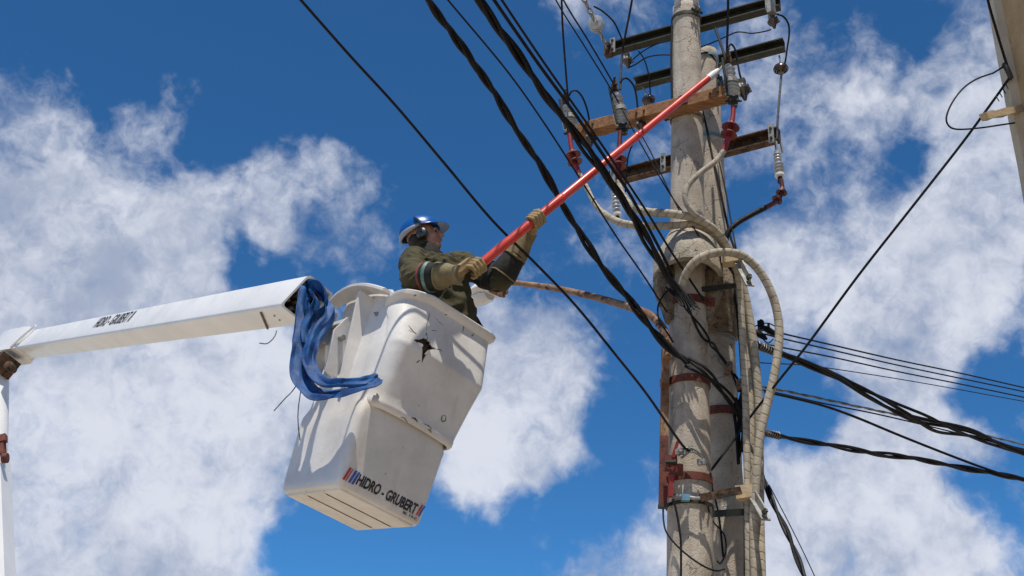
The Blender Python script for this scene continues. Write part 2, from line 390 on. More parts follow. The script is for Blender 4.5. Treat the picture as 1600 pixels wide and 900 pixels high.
# ------------------------------------------------------------------ poles
def pole(name, label, b0, t0, rb, rt, bolts):
    lo, hi = b0, t0; d = (hi-lo)/(hi.z-lo.z); base = lo-d*lo.z
    ax = lambda z: base+d*z
    rr = lambda z: rb+(rt-rb)*(z-lo.z)/(hi.z-lo.z)
    th = thing(name, label, 'utility pole', base)
    mb = MB(); rings = []; n = 40
    zs = [0]+[lo.z-.5+(hi.z-lo.z+.5)*k/110 for k in range(111)]
    for z in zs:
        c = ax(z); R = rr(z); rg = []
        for k in range(n):
            a = 2*math.pi*k/n
            e = .0025*mnoise.noise(Vector((math.cos(a)*2.5, math.sin(a)*2.5, z*2.2)))+.0018*mnoise.noise(Vector((math.cos(a)*7, math.sin(a)*7, z*9)))
            for sa in (-1.95, -.35, 2.8):      # casting seams
                q = abs((a-sa+math.pi) % (2*math.pi)-math.pi)
                if q < .09: e += .0045*(1-q/.09)
            rg.append(c+Vector((math.cos(a), math.sin(a), 0))*(R+e))
        rings.append(rg)
    c = ax(hi.z+.012); rings.append([c+Vector((math.cos(2*math.pi*k/n), math.sin(2*math.pi*k/n), 0))*(rt-.018) for k in range(n)])
    mb.loft(rings); obj('shaft', mb, 'concrete', th, sharp=60)
    return th, ax, rr
p1b, p1t = P(1078, 880, 7.3), P(1072, 13, 7.3)
p2b, p2t = P(1137, 880, 7.72), P(1103, 82, 7.72)
pole1, ax1, rr1 = pole('concrete_pole', 'nearer tall round concrete pole with cables strapped to its front', p1b, p1t, .146, .106, 1)
pole2, ax2, rr2 = pole('concrete_pole', 'shorter concrete pole half hidden behind the tall one', p2b, p2t, .133, .09, 1)
def zat(y, Y, x=1075): return P(x, y, Y).z
def band(ax, rr, z, h, m, parent, name='band', lug=None, tilt=(0, 0), gap=.005):
    mb = MB(); n = 36; rings = []
    for (dr, dz) in ((gap, -h/2), (gap+.007, -h/2), (gap+.007, h/2), (gap, h/2), (gap, -h/2)):
        c = ax(z); rings.append([c+Vector((math.cos(a)*(rr(z)+dr), math.sin(a)*(rr(z)+dr), dz+tilt[0]*math.cos(a)+tilt[1]*math.sin(a))) for a in [2*math.pi*k/n for k in range(n)]])
    mb.loft(rings, cap0=False, cap1=False)
    o = obj(name, mb, m, parent)
    for a in (lug or []):
        dv = Vector((math.cos(a), math.sin(a), 0)); tv = Vector((-math.sin(a), math.cos(a), 0)); c = ax(z)+dv*(rr(z)+.03)
        mb = MB()
        for s_ in (-.016, .016): mb.box(c+tv*s_, (dv, tv, (0, 0, 1)), (.03, .005, h/2+.004))
        mb.lathe(c-tv*.05+dv*.006, tv, [(.001, 0), (.013, 0), (.013, .012), (.007, .012), (.007, .088), (.013, .088), (.013, .1), (.001, .1)], 8)
        obj('bolt_lug', mb, m, o)
    return o
R90 = math.pi
band(ax1, rr1, zat(20, 7.2), .03, 'steel_dark', pole1, lug=[-1.1])
band(ax1, rr1, zat(463, 7.15), .055, 'steel_red', pole1, lug=[-.35, 3.3])
band(ax1, rr1, zat(588, 7.15), .05, 'steel_red', pole1, lug=[3.25])
band(ax1, rr1, zat(742, 7.15), .05, 'steel_red', pole1, lug=[3.5])
band(ax1, rr1, zat(783, 7.15), .022, 'steel_dark', pole1)
band(ax1, rr1, zat(170, 7.15), .03, 'steel_rust', pole1, lug=[3.4])
band(ax2, rr2, zat(86, 7.65, 1105), .022, 'band_blue', pole2)
band(ax2, rr2, zat(212, 7.65, 1110), .022, 'band_blue', pole2)
band(ax2, rr2, zat(497, 7.62, 1125), .05, 'steel_red', pole2, lug=[-.2])
band(ax2, rr2, zat(525, 7.62, 1125), .02, 'galvanised', pole2)
band(ax2, rr2, zat(641, 7.62, 1130), .06, 'steel_red', pole2, lug=[-.3])
# pole top: eye bolts and clamp plates
ct = ax1(p1t.z)
for a in (-2.4, -.9, .6):
    mb = MB()
    q = ct+Vector((math.cos(a), math.sin(a), 0))*.1
    mb.box(q+Vector((0, 0, .01)), (Vector((math.cos(a), math.sin(a), 0)), Vector((-math.sin(a), math.cos(a), 0)), (0, 0, 1)), (.012, .03, .05))
    obj('top_clamp', mb, 'galvanised', pole1)
mb = MB(); q = ct+Vector((-.0, -.03, .02)); mb.tube(spline([q+Vector((-.04, 0, -.02)), q+Vector((-.04, 0, .06)), q+Vector((0, 0, .1)), q+Vector((.04, 0, .06)), q+Vector((.04, 0, -.02))], 5), .009, 7)
obj('top_eye', mb, 'steel_dark', pole1)

# concrete collars
def collar_bell():
    zt, z2, z1, z0 = zat(352, 7.15), zat(378, 6.98), zat(402, 6.95), zat(492, 7.15)
    th = thing('concrete_collar', 'hollow bell shaped concrete collar round the nearer pole', 'collar', ax1(z1))
    mb = MB(); n = 44; rings = []
    prof = [(rr1(zt)+.004, zt), (.15, zt-.012), (.235, z2+.012), (.245, z2-.01), (.25, z1), (.215, z1-.004), (.205, z2-.05), (.165, zt-.13), (rr1(zt)+.003, zt-.13), (rr1(zt)+.003, zt)]
    for (R, z) in prof:
        rg = []
        for k in range(n):
            a = 2*math.pi*k/n; e = .006*mnoise.noise(Vector((math.cos(a)*3, math.sin(a)*3, z*5)))+.003*mnoise.noise(Vector((math.cos(a)*9, math.sin(a)*9, z*16)))
            wav = .018*math.sin(a*2+.6) if R > .2 else 0
            k_ = 1+.5*max(0, -math.sin(a))*min(1, max(0, (R-.13)/.08)); rg.append(ax1(z)+Vector((math.cos(a), math.sin(a)*k_, 0))*(R+e)+Vector((0, 0, wav)))
        rings.append(rg)
    mb.loft(rings, cap0=False, cap1=False); obj('bell', mb, 'concrete_rough', th, sharp=50)
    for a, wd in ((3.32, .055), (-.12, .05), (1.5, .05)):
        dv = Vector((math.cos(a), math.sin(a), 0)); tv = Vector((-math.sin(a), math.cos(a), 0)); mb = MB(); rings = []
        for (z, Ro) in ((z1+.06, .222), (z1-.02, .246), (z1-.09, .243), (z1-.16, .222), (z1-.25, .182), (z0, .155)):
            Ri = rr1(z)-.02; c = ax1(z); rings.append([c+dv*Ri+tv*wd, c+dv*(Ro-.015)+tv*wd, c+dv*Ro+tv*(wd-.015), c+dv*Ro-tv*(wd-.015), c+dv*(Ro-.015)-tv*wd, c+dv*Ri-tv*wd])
        mb.loft(rings); obj('rib', mb, 'concrete_stain_shade', th)  # rib colour carries painted shade for the hollow underside
    return th
collar_bell()
def collar_cone():
    zt, z2, z1, z0 = zat(405, 7.65, 1120), zat(436, 7.6, 1120), zat(452, 7.6, 1120), zat(520, 7.62, 1125)
    th = thing('concrete_collar', 'weathered cone shaped concrete collar round the pole behind', 'collar', ax2(z1))
    mb = MB(); n = 40; rings = []
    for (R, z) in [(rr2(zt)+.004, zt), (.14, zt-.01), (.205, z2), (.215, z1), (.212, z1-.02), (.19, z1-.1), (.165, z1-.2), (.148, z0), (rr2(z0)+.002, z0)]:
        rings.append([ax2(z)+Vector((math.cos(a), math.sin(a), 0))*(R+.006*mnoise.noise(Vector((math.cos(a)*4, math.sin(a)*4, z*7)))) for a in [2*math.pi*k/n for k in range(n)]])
    mb.loft(rings, cap0=False, cap1=False); obj('cone', mb, 'concrete_stain_shade', th, sharp=50)
collar_cone()

# ------------------------------------------------------------------ crossarms
ZA, ZB, ZC, ZD = P(1072, 45, 7.45).z, P(1105, 108, 7.95).z, P(1072, 163, 7.12).z, P(1110, 243, 8.0).z
UP = Vector((0, 0, 1))
def channel(name, label, l, r, z, m, hw=.095, fl=.075, plates=()):
    a, b = PZ(*l, z), PZ(*r, z); d = (b-a).normalized(); f = d.cross(UP).normalized()
    if f.y > 0: f = -f
    th = thing(name, label, 'crossarm', (a+b)/2, 'steel crossarms on the poles')
    t = .012; h = hw/2; prof = [(0, -h), (fl, -h), (fl, -h+t), (t, -h+t), (t, h-t), (fl, h-t), (fl, h), (0, h)]
    mb = MB(); rings = [[c+f*q[0]+UP*q[1] for q in prof] for c in (a, b)]; mb.loft(rings); obj('beam', mb, m, th, sharp=20)
    for s_ in plates:
        c = a.lerp(b, s_)+f*(fl+.006); mb = MB().box(c, (d, f, UP), (.022, .005, hw*.72)); o = obj('clamp_plate', mb, 'galvanised', th)
        for q in (-.045, .045): obj('bolt', MB().lathe(c+UP*q+f*.005, f, [(.001, 0), (.012, 0), (.012, .012), (.001, .013)], 6), 'steel_dark', o)
    return th, a, b, d, f
armA = channel('steel_crossarm', 'dark steel channel crossarm, the topmost one, behind the pole top', (953, 82), (1220, 9), ZA, 'steel_dark', .1, plates=(.04, .945))
armB = channel('steel_crossarm', 'dark steel channel crossarm second from the top, a disc insulator under each end', (994, 135), (1227, 74), ZB, 'steel_dark', .1)
armD = channel('steel_crossarm', 'rusty brown steel channel crossarm, the lowest, just above the concrete collars', (957, 283), (1220, 214), ZD, 'steel_rust', .12, plates=(.03, .34, .965))
# timber crossarm
a, b = PZ(903, 207, ZC), PZ(1137, 147, ZC); dC = (b-a).normalized(); fC = dC.cross(UP).normalized(); fC = -fC if fC.y > 0 else fC
tc_ = thing('timber_crossarm', 'weathered reddish brown timber crossarm bolted across the front of the pole', 'crossarm', (a+b)/2)
mb = MB(); rings = []
for k in range(41):
    c = a.lerp(b, k/40); e = lambda s_: .004*mnoise.noise(Vector((k*.35, s_, 2)))
    rings.append([c+fC*(.048+e(1))+UP*(.05+e(2)), c+fC*(.056+e(3))+UP*(.04+e(2)), c+fC*(.056+e(4))-UP*(.046+e(5)), c-fC*.05-UP*(.05+e(6)), c-fC*.05+UP*(.05+e(7))])
mb.loft(rings); obj('beam', mb, 'timber', tc_, sharp=25)
cc = PZ(1072, 163, ZC)
mb = MB().box(cc+fC*.066, (dC, fC, UP), (.035, .007, .035)).lathe(cc+fC*.07, fC, [(.001, 0), (.017, 0), (.017, .016), (.008, .016), (.008, .05), (.001, .05)], 6)
obj('through_bolt', mb, 'steel_rust', tc_)
for s_ in (.1, .45, .93):
    c = a.lerp(b, s_)
    for q in (-.03, .03): obj('bolt', MB().lathe(c+dC*q+fC*.057, fC, [(.001, 0), (.009, 0), (.009, .012), (.001, .012)], 6), 'steel_dark', tc_)

# ------------------------------------------------------------------ insulators and terminations
def ribbed(n, L, r0, r1, cap=.02):
    pr = [(.001, 0), (r0*.8, 0), (r0*.8, cap)]; st = (L-2*cap)/n
    for k in range(n):
        z = cap+k*st; pr += [(r0, z+st*.1), (r1, z+st*.45), (r1*.97, z+st*.55), (r0, z+st*.7), (r0, z+st*.95)]
    return pr+[(r0*.8, L-cap), (r0*.8, L), (.001, L)]
def cutout(label, top, bot, Y, ribs=7, r=.047, grp='fuse cutouts on the timber crossarm'):
    p, q = P(*top, Y), P(*bot, Y+.0); d = (q-p); L = d.length; d.normalize(); sv = d.cross(Vector((0, 1, 0))).normalized(); fv = sv.cross(d)
    if fv.y > 0: fv = -fv
    th = thing('fuse_cutout', label, 'fuse cutout', p, grp)
    h = L*.46
    obj('porcelain_body', MB().lathe(p+d*.03, d, ribbed(3, h, r*.7, r), 18), 'porcelain', th)
    obj('porcelain_body', MB().lathe(p+d*(.03+h), d, ribbed(3, L-h-.05, r*.85, r*1.25), 18), 'porcelain', th)
    mb = MB().box(p-d*.012, (d, sv, fv), (.03, .024, .03)).box(p-d*.035+fv*.03, (d, sv, fv), (.018, .014, .03)).tube(spline([p-d*.03+fv*.05, p-d*.07+fv*.06, p-d*.05+fv*.09], 4), .008, 6)
    obj('top_contact', mb, 'steel_rust', th)
    mb = MB().box(q-d*.005, (d, sv, fv), (.022, .034, .03)).box(q+d*.03, (d, sv, fv), (.026, .02, .02)).lathe(q-sv*.06+d*.005, sv, [(.001, 0), (.009, 0), (.009, .12), (.001, .12)], 7)
    obj('hinge', mb, 'steel_dark', th)
    # fuse tube in front
    mb = MB().tube([p+fv*.05-sv*.05+d*.0, q+fv*.05-sv*.05-d*.01], .010, 8); obj('fuse_tube', mb, 'steel_dark', th)
    c = p.lerp(q, .6); mb = MB().box(c-fv*.05, (d, sv, fv), (.03, .01, .05)).box(c-fv*.09-sv*.0, (d, sv, fv), (.045, .03, .006)); obj('mounting_bracket', mb, 'galvanised', th)
    mb = MB().lathe(p.lerp(q, .52), d, [(r*1.0, -.018), (r*1.14, -.018), (r*1.14, .018), (r*1.0, .018)], 18); obj('centre_band', mb, 'galvanised', th)
cutout('grey ribbed fuse cutout at the left end of the timber crossarm, behind the black bundle', (884, 160), (893, 207), 7.42)
cutout('grey ribbed fuse cutout leaning left at the middle of the timber crossarm', (961, 141), (974, 200), 7.22)
cutout('grey ribbed fuse cutout right of the pole at the tip of the red stick', (1137, 97), (1146, 157), 6.92)
def termination(label, pts, skirts, m, mt, Y, r=.018, rs=.062, sl='rain_skirt'):
    w = spline([P(*q, Y) for q in pts], 8); th = thing('cable_termination', label, 'cable termination', w[0], 'cable terminations under the cutouts')
    n = len(w)
    obj('sleeve', MB().tube(w, [r*(.95+.25*(k/n)) for k in range(n)], 10), mt, th, fix=False)
    for (x, y, s_) in skirts:
        c = P(x, y, Y); i = min(range(n), key=lambda k: (w[k]-c).length); d = (w[min(i+1, n-1)]-w[max(i-1, 0)]).normalized()
        obj('rain_skirt', MB().lathe(w[i]-d*.025, d, [(r, -.012), (r*1.25, 0), (rs*s_*.75, .016), (rs*s_, .034), (rs*s_*.97, .04), (rs*s_*.6, .032), (r*1.2, .034), (r*1.1, .06)], 22), m, th)
    return w[-1]
tL = termination('red cable termination with flared skirts under the left end of the timber crossarm', [(890, 209), (892, 228), (896, 245), (901, 262), (905, 272)], [(896, 241, 1), (898, 251, .95)], 'silicone_red', 'silicone_pink', 7.4)
tM = termination('red cable termination with stacked skirts below the middle fuse cutout', [(969, 205), (968, 228), (967, 250), (966, 268), (967, 282)], [(967, 248, 1), (966.5, 258, .96)], 'silicone_red', 'silicone_red', 7.2)
tR = termination('red cable termination with two wide skirts right of the pole', [(1146, 163), (1145, 182), (1141, 202), (1136, 220), (1131, 236)], [(1142, 197, 1.05), (1139, 208, .98)], 'silicone_red', 'silicone_pink', 6.92)
tE = termination('maroon cable termination bending left below the grey arrester at right', [(1220, 280), (1222, 292), (1220, 304), (1212, 315), (1203, 321), (1195, 325)], [(1221.5, 299, .72), (1215, 312, .72)], 'silicone_maroon', 'silicone_maroon', 7.6, .017)
def arrester(label, top, bot, Y, r=.038):
    p, q = P(*top, Y), P(*bot, Y); d = q-p; L = d.length; d.normalize(); sv = d.cross(Vector((0, 1, 0))).normalized(); fv = sv.cross(d)
    th = thing('surge_arrester', label, 'surge arrester', p, 'surge arresters on the lowest crossarm')
    obj('porcelain_body', MB().lathe(p+d*L*.25, d, ribbed(3, L*.34, r*.7, r*.86), 20), 'porcelain', th)
    obj('porcelain_body', MB().lathe(p+d*L*.52, d, ribbed(3, L*.36, r*.85, r*1.1), 20), 'porcelain', th)
    obj('end_ring', MB().lathe(p+d*L*.86, d, [(.001, 0), (r*1.02, 0), (r*1.05, .02), (r*.8, .03), (.001, .03)], 20), 'porcelain_white', th)
    obj('hanger', MB().bar(p, p+d*L*.35+sv*.0, .012, .045, fv).bar(p+sv*.04, p+sv*.045+d*L*.28, .01, .03, fv), 'galvanised', th)
    obj('terminal', MB().lathe(p+d*L*.9, d, [(.001, 0), (.018, 0), (.018, .05), (.024, .05), (.024, .065), (.001, .066)], 10), 'steel_dark', th)
arrester('grey ribbed surge arrester hanging from the right end of the lowest steel crossarm', (1212, 222), (1219, 280), 7.66)
arrester('small grey surge arrester hanging from the left end of the lowest steel crossarm', (957, 280), (965, 342), 8.25, .034)
def disc(label, hang, c, Y, r=.062):
    p, q = P(*hang, Y), P(*c, Y); d = (q-p).normalized(); th = thing('disc_insulator', label, 'insulator', p, 'dark disc insulators')
    obj('pin', MB().lathe(p, d, [(.001, -.02), (.008, -.02), (.008, (q-p).length), (.001, (q-p).length)], 8), 'galvanised', th)
    obj('disc', MB().lathe(q-d*.035, d, [(.012, -.012), (.03, 0), (.052, .014), (r, .036), (r, .05), (r*.82, .06), (r*.8, .05), (r*.6, .072), (r*.55, .06), (r*.36, .085), (.001, .087)], 24), 'porcelain_dark', th)
    return q+d*.05
dL = disc('dark brown disc insulator under the left end of the second steel crossarm', (1006, 140), (1013, 156), 8.15)
dR = disc('dark brown disc insulator hanging under the right end of the second steel crossarm', (1218, 90), (1220, 107), 7.6)
def pin_ins(label, x, y, Y, s=1.0):
    p = P(x, y, Y); th = thing('bracket_insulator', label, 'insulator', p, 'small bracket insulators')
    d = Vector((.12, -.1, -1)).normalized()
    obj('bracket', MB().box(p+Vector((0, 0, .02)), (dC, fC, UP), (.022*s, .016*s, .028*s)).bar(p+dC*.03*s, p+dC*.05*s-UP*.06*s, .01, .025), 'steel_dark', th)
    obj('bell', MB().lathe(p, d, [(.001, -.0), (.026*s, 0), (.034*s, .025*s), (.044*s, .04*s), (.038*s, .055*s), (.02*s, .075*s), (.010*s, .11*s), (.001, .115*s)], 16), 'porcelain_dark', th)
    obj('cap', MB().lathe(p-dC*.01+fC*.03, d, [(.001, 0), (.012*s, 0), (.014*s, .03*s), (.001, .034*s)], 10), 'galvanised', th)
pin_ins('dark bracket insulator under the left end of the topmost crossarm', 979, 91, 7.68)
pin_ins('dark bracket insulator under the right end of the topmost crossarm', 1206, 28, 7.12)
pin_ins('dark bracket insulator under the timber crossarm near its left end', 921, 212, 7.5)
pin_ins('dark bracket insulator under the timber crossarm beside the red stick', 1000, 192, 7.3)
pin_ins('dark and white bracket insulator right of the fuse cutout at the stick tip', 1159, 134, 6.96, 1.25)
pin_ins('dark bracket insulator just left of the rightmost fuse cutout', 1125, 128, 7.5, .9)
# strain insulator string
th = thing('strain_insulator', 'ribbed strain insulator with links at the left end of the topmost crossarm', 'insulator', P(952, 82, 7.72))
s0, s1 = P(950, 76, 7.7), P(910, -6, 6.9); sd_ = (s1-s0).normalized(); LL = (s1-s0).length
obj('porcelain_body', MB().lathe(s0.lerp(s1, .42), sd_, ribbed(3, .13, .03, .062), 20), 'porcelain', th)
def chain(p, q, k, m, parent):
    for i in range(k):
        a_, b_ = p.lerp(q, i/k), p.lerp(q, (i+1)/k); d = (b_-a_).normalized(); s_ = d.cross(UP if i % 2 else Vector((1, .3, 0))).normalized(); r = .013; c = (a_+b_)/2; hl = (b_-a_).length*.62
        loop = [c+d*hl*math.cos(t)+s_*r*1.3*math.sin(t) for t in [2*math.pi*j/14 for j in range(15)]]
        obj('link', MB().tube(loop, .0065, 6, caps=False), m, parent)
chain(s0, s0.lerp(s1, .43), 4, 'galvanised', th); chain(s0.lerp(s1, .42)+sd_*.125, s1, 4, 'galvanised', th)
obj('clevis', MB().box(P(951, 80, 7.72), (armA[3], armA[4], UP), (.03, .03, .05)).lathe(P(951, 72, 7.7), sd_, [(.001, 0), (.02, 0), (.02, .04), (.001, .04)], 8), 'steel_rust', th)
th = thing('strain_clamp', 'rusty strain clamp at the right end of the topmost crossarm', 'clamp', P(1205, 12, 7.12))
q = P(1205, 10, 7.08); obj('body', MB().box(q, (armA[3], armA[4], UP), (.03, .03, .07)), 'galvanised', th)
obj('eye', MB().tube([q+Vector((.0, -.03, .05)), q+Vector((.0, -.12, .12)), q+Vector((-.01, -.25, .22))], .012, 7), 'steel_rust', th)

# ------------------------------------------------------------------ medium-voltage cables
RC = .029
def P3(p, rest): return [p]+px(rest)
gr = 'tan medium voltage cables'
w = spline(P3(tL, [(916, 292, 7.36), (932, 322, 7.25), (958, 343, 7.12), (990, 352, 7.05), (1040, 353, 7.02), (1085, 351, 7.03), (1118, 368, 7.1), (1143, 405, 7.22), (1160, 450, 7.3), (1168, 520, 7.32), (1172, 600, 7.32), (1174, 700, 7.3), (1175, 800, 7.28), (1177, 905, 7.25), (1178, 1000, 7.25)]), 12); w.append(Vector((w[-1].x, w[-1].y, .0)))
tag(obj('power_cable', MB().tube(w, [.020 if k < 30 else RC*.92 for k in range(len(w))], 12), 'cable_tan', fix=False), 'tan taped cable from the leftmost red termination, sagging lowest across the pole', 'cable', gr)
w = spline(P3(tM, [(971, 300, 7.17), (988, 322, 7.1), (1012, 331, 7.0), (1050, 334, 6.96), (1085, 341, 6.97), (1115, 358, 7.02), (1138, 388, 7.12), (1156, 430, 7.22), (1170, 490, 7.26), (1180, 560, 7.27), (1186, 640, 7.28), (1187, 740, 7.27), (1188, 830, 7.25), (1190, 905, 7.22), (1191, 1000, 7.22)]), 12); w.append(Vector((w[-1].x, w[-1].y, .0)))
tag(obj('power_cable', MB().tube(w, [.020 if k < 26 else RC for k in range(len(w))], 12), 'cable_tan', fix=False), 'tan taped cable from the middle red termination, crossing the pole above its neighbour', 'cable', gr)
w = spline(P3(tR, [(1118, 252, 6.92), (1092, 272, 6.9), (1074, 292, 6.9), (1071, 312, 6.9), (1082, 332, 6.92), (1100, 345, 6.98), (1124, 366, 7.08), (1146, 402, 7.2), (1163, 452, 7.36), (1170, 520, 7.42), (1174, 640, 7.42), (1180, 760, 7.4), (1182, 905, 7.36), (1183, 1000, 7.36)]), 12); w.append(Vector((w[-1].x, w[-1].y, .0)))
tag(obj('power_cable', MB().tube(w, [.021]*len(w), 12), 'cable_grey', fix=False), 'grey brown cable looping over the pole front from the right red termination', 'cable', gr)
w = spline(P3(tE, [(1175, 335, 7.55), (1150, 350, 7.5), (1137, 365, 7.5), (1134, 385, 7.52), (1140, 410, 7.55), (1150, 450, 7.55), (1160, 560, 7.5), (1166, 700, 7.45), (1167, 905, 7.4), (1168, 1000, 7.4)]), 12); w.append(Vector((w[-1].x, w[-1].y, .0)))
nn = len(w)
tag(obj('power_cable', MB().tube(w, .021, 10), 'cable_black', fix=False), 'black cable curving down from the maroon termination to behind the pole', 'cable', gr)
cable('power_cable', 'thick tan taped cable arching in a big loop right of the poles', 'cable',
      [(1066, 446, 7.02), (1072, 428, 6.98), (1085, 410, 6.94), (1106, 398, 6.92), (1132, 394, 6.95), (1158, 399, 7.0), (1183, 419, 7.05), (1203, 452, 7.08), (1215, 492, 7.1), (1217, 535, 7.1), (1209, 590, 7.1), (1198, 635, 7.1), (1188, 680, 7.1), (1182, 740, 7.12), (1178, 820, 7.14), (1180, 905, 7.14), (1181, 1000, 7.14)], RC, 'cable_tan', gr, 12)
cable('power_cable', 'tan taped riser cable, leftmost of the vertical bundle beside the poles', 'cable',
      [(1148, 408, 7.15), (1156, 450, 7.2), (1160, 520, 7.22), (1165, 620, 7.22), (1167, 720, 7.22), (1169, 820, 7.2), (1170, 905, 7.2), (1171, 1000, 7.2)], .024, 'cable_tan', gr, 12)
# cable supports
def support(label, y, Y, x0, x1, wood):
    th = thing('cable_support', label, 'bracket', P(x0, y, Y), 'brackets holding the riser cables')
    a_, b_ = P(x0, y, Y-.02), P(x1, y+34, Y-.25); d = (b_-a_).normalized()
    obj('wood_block', MB().bar(P(x0-14, y+2, Y), P(x0+14, y-2, Y-.05), .09, .085), wood, th)
    obj('angle_iron', MB().bar(P(x0+10, y-2, Y-.05), b_, .012, .06).bar(P(x0+10, y+6, Y-.05), b_+(P(x0+10, y+6, Y-.05)-P(x0+10, y-2, Y-.05)), .06, .012), 'galvanised', th)
    obj('bolt', MB().lathe(b_-d*.03, Vector((0, -1, 0)), [(.001, 0), (.018, 0), (.018, .04), (.001, .04)], 6), 'steel_dark', th)
support('wooden block and angle iron clamping the cables under the big loop', 404, 7.12, 1143, 1172, 'timber_pale')
support('wooden block and angle iron clamping the cables near the bottom of the view', 770, 7.2, 1166, 1197, 'timber_pale')
tag(obj('flat_bar', MB().bar(P(1094, 778, 7.08), P(1158, 766, 7.12), .008, .05), 'steel_rust'), 'rusty flat bar between the nearer pole and the lower cable clamp', 'bar')
tag(obj('flat_bar', MB().bar(P(1113, 803, 7.58), P(1164, 800, 7.35), .01, .045), 'steel_dark'), 'dark green flat bar crossing the rear pole to the cables', 'bar')
tag(obj('flat_bar', MB().bar(P(1096, 452, 7.2), P(1150, 446, 7.2), .012, .035), 'steel_dark'), 'dark flat bar under the collars reaching to the cables', 'bar')
th = thing('cable_clip', 'galvanised strap and clip wound round the nearer pole beside the rusty bar', 'clip', P(1066, 777, 7.1))
obj('strap', MB().tube(spline(px([(1053, 774, 7.15), (1068, 776, 7.1), (1090, 779, 7.08), (1104, 776, 7.1)]), 6), .012, 7, flat=.4), 'galvanised', th)
obj('buckle', MB().box(P(1071, 778, 7.1), ((1, 0, 0), (0, 1, 0), UP), (.025, .02, .02)), 'band_blue', th)

# vertical channel and red bits left of the near pole
th = thing('steel_channel', 'rusty red steel channel standing along the left side of the nearer pole', 'channel', P(1036, 788, 7.2))
a, b = P(1036, 788, 7.22), P(1040, 545, 7.22); d = (b-a).normalized(); mb = MB()
sx_ = Vector((1, 0, 0)); f_ = Vector((0, -1, 0))
for (q0, q1, m) in ((0, .42, 'steel_red'), (.42, 1, 'lamp_rust')):
    p_, q_ = a.lerp(b, q0), a.lerp(b, q1); mb = MB(); prof = [(-.026, -.02), (.026, -.02), (.026, .03), (.018, .03), (.018, -.012), (-.018, -.012), (-.018, .03), (-.026, .03)]
    mb.loft([[c+sx_*u-f_*v_ for (u, v_) in prof] for c in (p_, q_)]); obj('section', mb, m, th, sharp=20)
obj('end_cap', MB().box(a-UP*.012, (sx_, f_, UP), (.03, .028, .012)), 'tar', th)
th = thing('red_bracket', 'bright red clamp bracket with cracked arms on the nearer pole front', 'bracket', P(1050, 740, 7.12))
obj('upper_arm', MB().bar(P(1051, 715, 7.12), P(1059, 690, 7.1), .02, .05, (0, 1, 0)), 'red_oxide', th)
obj('plate', MB().box(P(1048, 724, 7.12), (sx_, f_, UP), (.04, .02, .05)).box(P(1056, 734, 7.12), (sx_, f_, UP), (.045, .02, .035)), 'steel_red', th)
obj('lower_arm', MB().bar(P(1047, 776, 7.14), P(1051, 728, 7.12), .03, .045, (0, 1, 0)), 'red_oxide', th)
obj('stud', MB().lathe(P(1040, 722, 7.1), (1, 0, 0), [(.001, 0), (.012, 0), (.012, .05), (.02, .05), (.02, .065), (.001, .065)], 8), 'steel_dark', th)
th = thing('stay_clip', 'grey wire clamps and tail ends where the stay wires meet the pole', 'clamp', P(1075, 710, 7.05))
for (x, y) in ((1062, 706), (1076, 702), (1096, 722)):
    obj('clamp', MB().box(P(x, y, 7.08), (dC, fC, UP), (.025, .014, .018)).lathe(P(x, y, 7.06), (0, -1, 0), [(.001, 0), (.009, 0), (.009, .035), (.001, .035)], 6), 'galvanised', th)
for pts in ([(1060, 712, 7.07), (1072, 699, 7.06), (1090, 706, 7.07), (1108, 728, 7.12)], [(1064, 716, 7.07), (1080, 706, 7.05), (1098, 716, 7.08), (1110, 738, 7.14)], [(1058, 708, 7.08), (1066, 700, 7.06), (1082, 700, 7.06)]):
    obj('tail_wire', MB().tube(spline(px(pts), 8), .007, 6), 'wire_steel', th, fix=False)
def orange(label, x, y, Y):
    th = thing('wedge_clamp', label, 'clamp', P(x, y, Y), 'orange wedge clamps')
    obj('body', MB().box(P(x, y, Y), (dC, fC, UP), (.028, .02, .03)).box(P(x+3, y-9, Y), (dC, fC, UP), (.014, .016, .02)), 'lamp_rust', th)
    obj('bail', MB().tube(spline(px([(x-5, y, Y-.03), (x, y-12, Y-.03), (x+6, y-2, Y-.03)]), 6), .006, 6), 'wire_steel', th)
orange('orange wedge clamp on the rear pole beside the black cables', 1138, 579, 7.55)
orange('orange wedge clamp lower right beside the tan riser cables', 1158, 602, 7.45)

# ------------------------------------------------------------------ street lamp on the near pole
th = thing('street_lamp', 'rusty curved street lamp arm reaching left to a white lamp head behind the worker', 'street lamp', P(1040, 520, 7.2))
w = spline(px([(1043, 560, 7.18), (1041, 530, 7.2), (1034, 512, 7.25), (1018, 494, 7.35), (990, 482, 7.55), (940, 467, 7.9), (880, 453, 8.3), (830, 445, 8.65), (785, 440, 8.95), (770, 441, 9.05)]), 8)
n = len(w); obj('arm', MB().tube(w, [.034-.012*k/n for k in range(n)], 12), 'lamp_rust', th, fix=False)
hA, hB = P(780, 446, 9.0), P(738, 466, 9.25); d = (hB-hA).normalized(); sv = d.cross(UP).normalized(); u = sv.cross(d); mb = MB(); rings = []
for (t, wd, hh) in ((-.06, .03, .03), (0, .05, .05), (.12, .085, .07), (.3, .12, .085), (.6, .13, .085), (.85, .11, .06), (1.0, .05, .03)):
    c = hA.lerp(hB, t); rings.append([c+sv*wd*math.cos(a_)+u*hh*math.sin(a_)*(1 if math.sin(a_) > 0 else .55) for a_ in [2*math.pi*k/16 for k in range(16)]])
mb.loft(rings); obj('head', mb, 'lamp_white', th)
mb = MB(); rings = []
for (t, r) in ((.35, .06), (.5, .095), (.75, .09), (.92, .05)):
    c = hA.lerp(hB, t)-u*.045; rings.append([c+sv*r*math.cos(a_)+u*.05*min(0, math.sin(a_)) for a_ in [2*math.pi*k/14 for k in range(14)]])
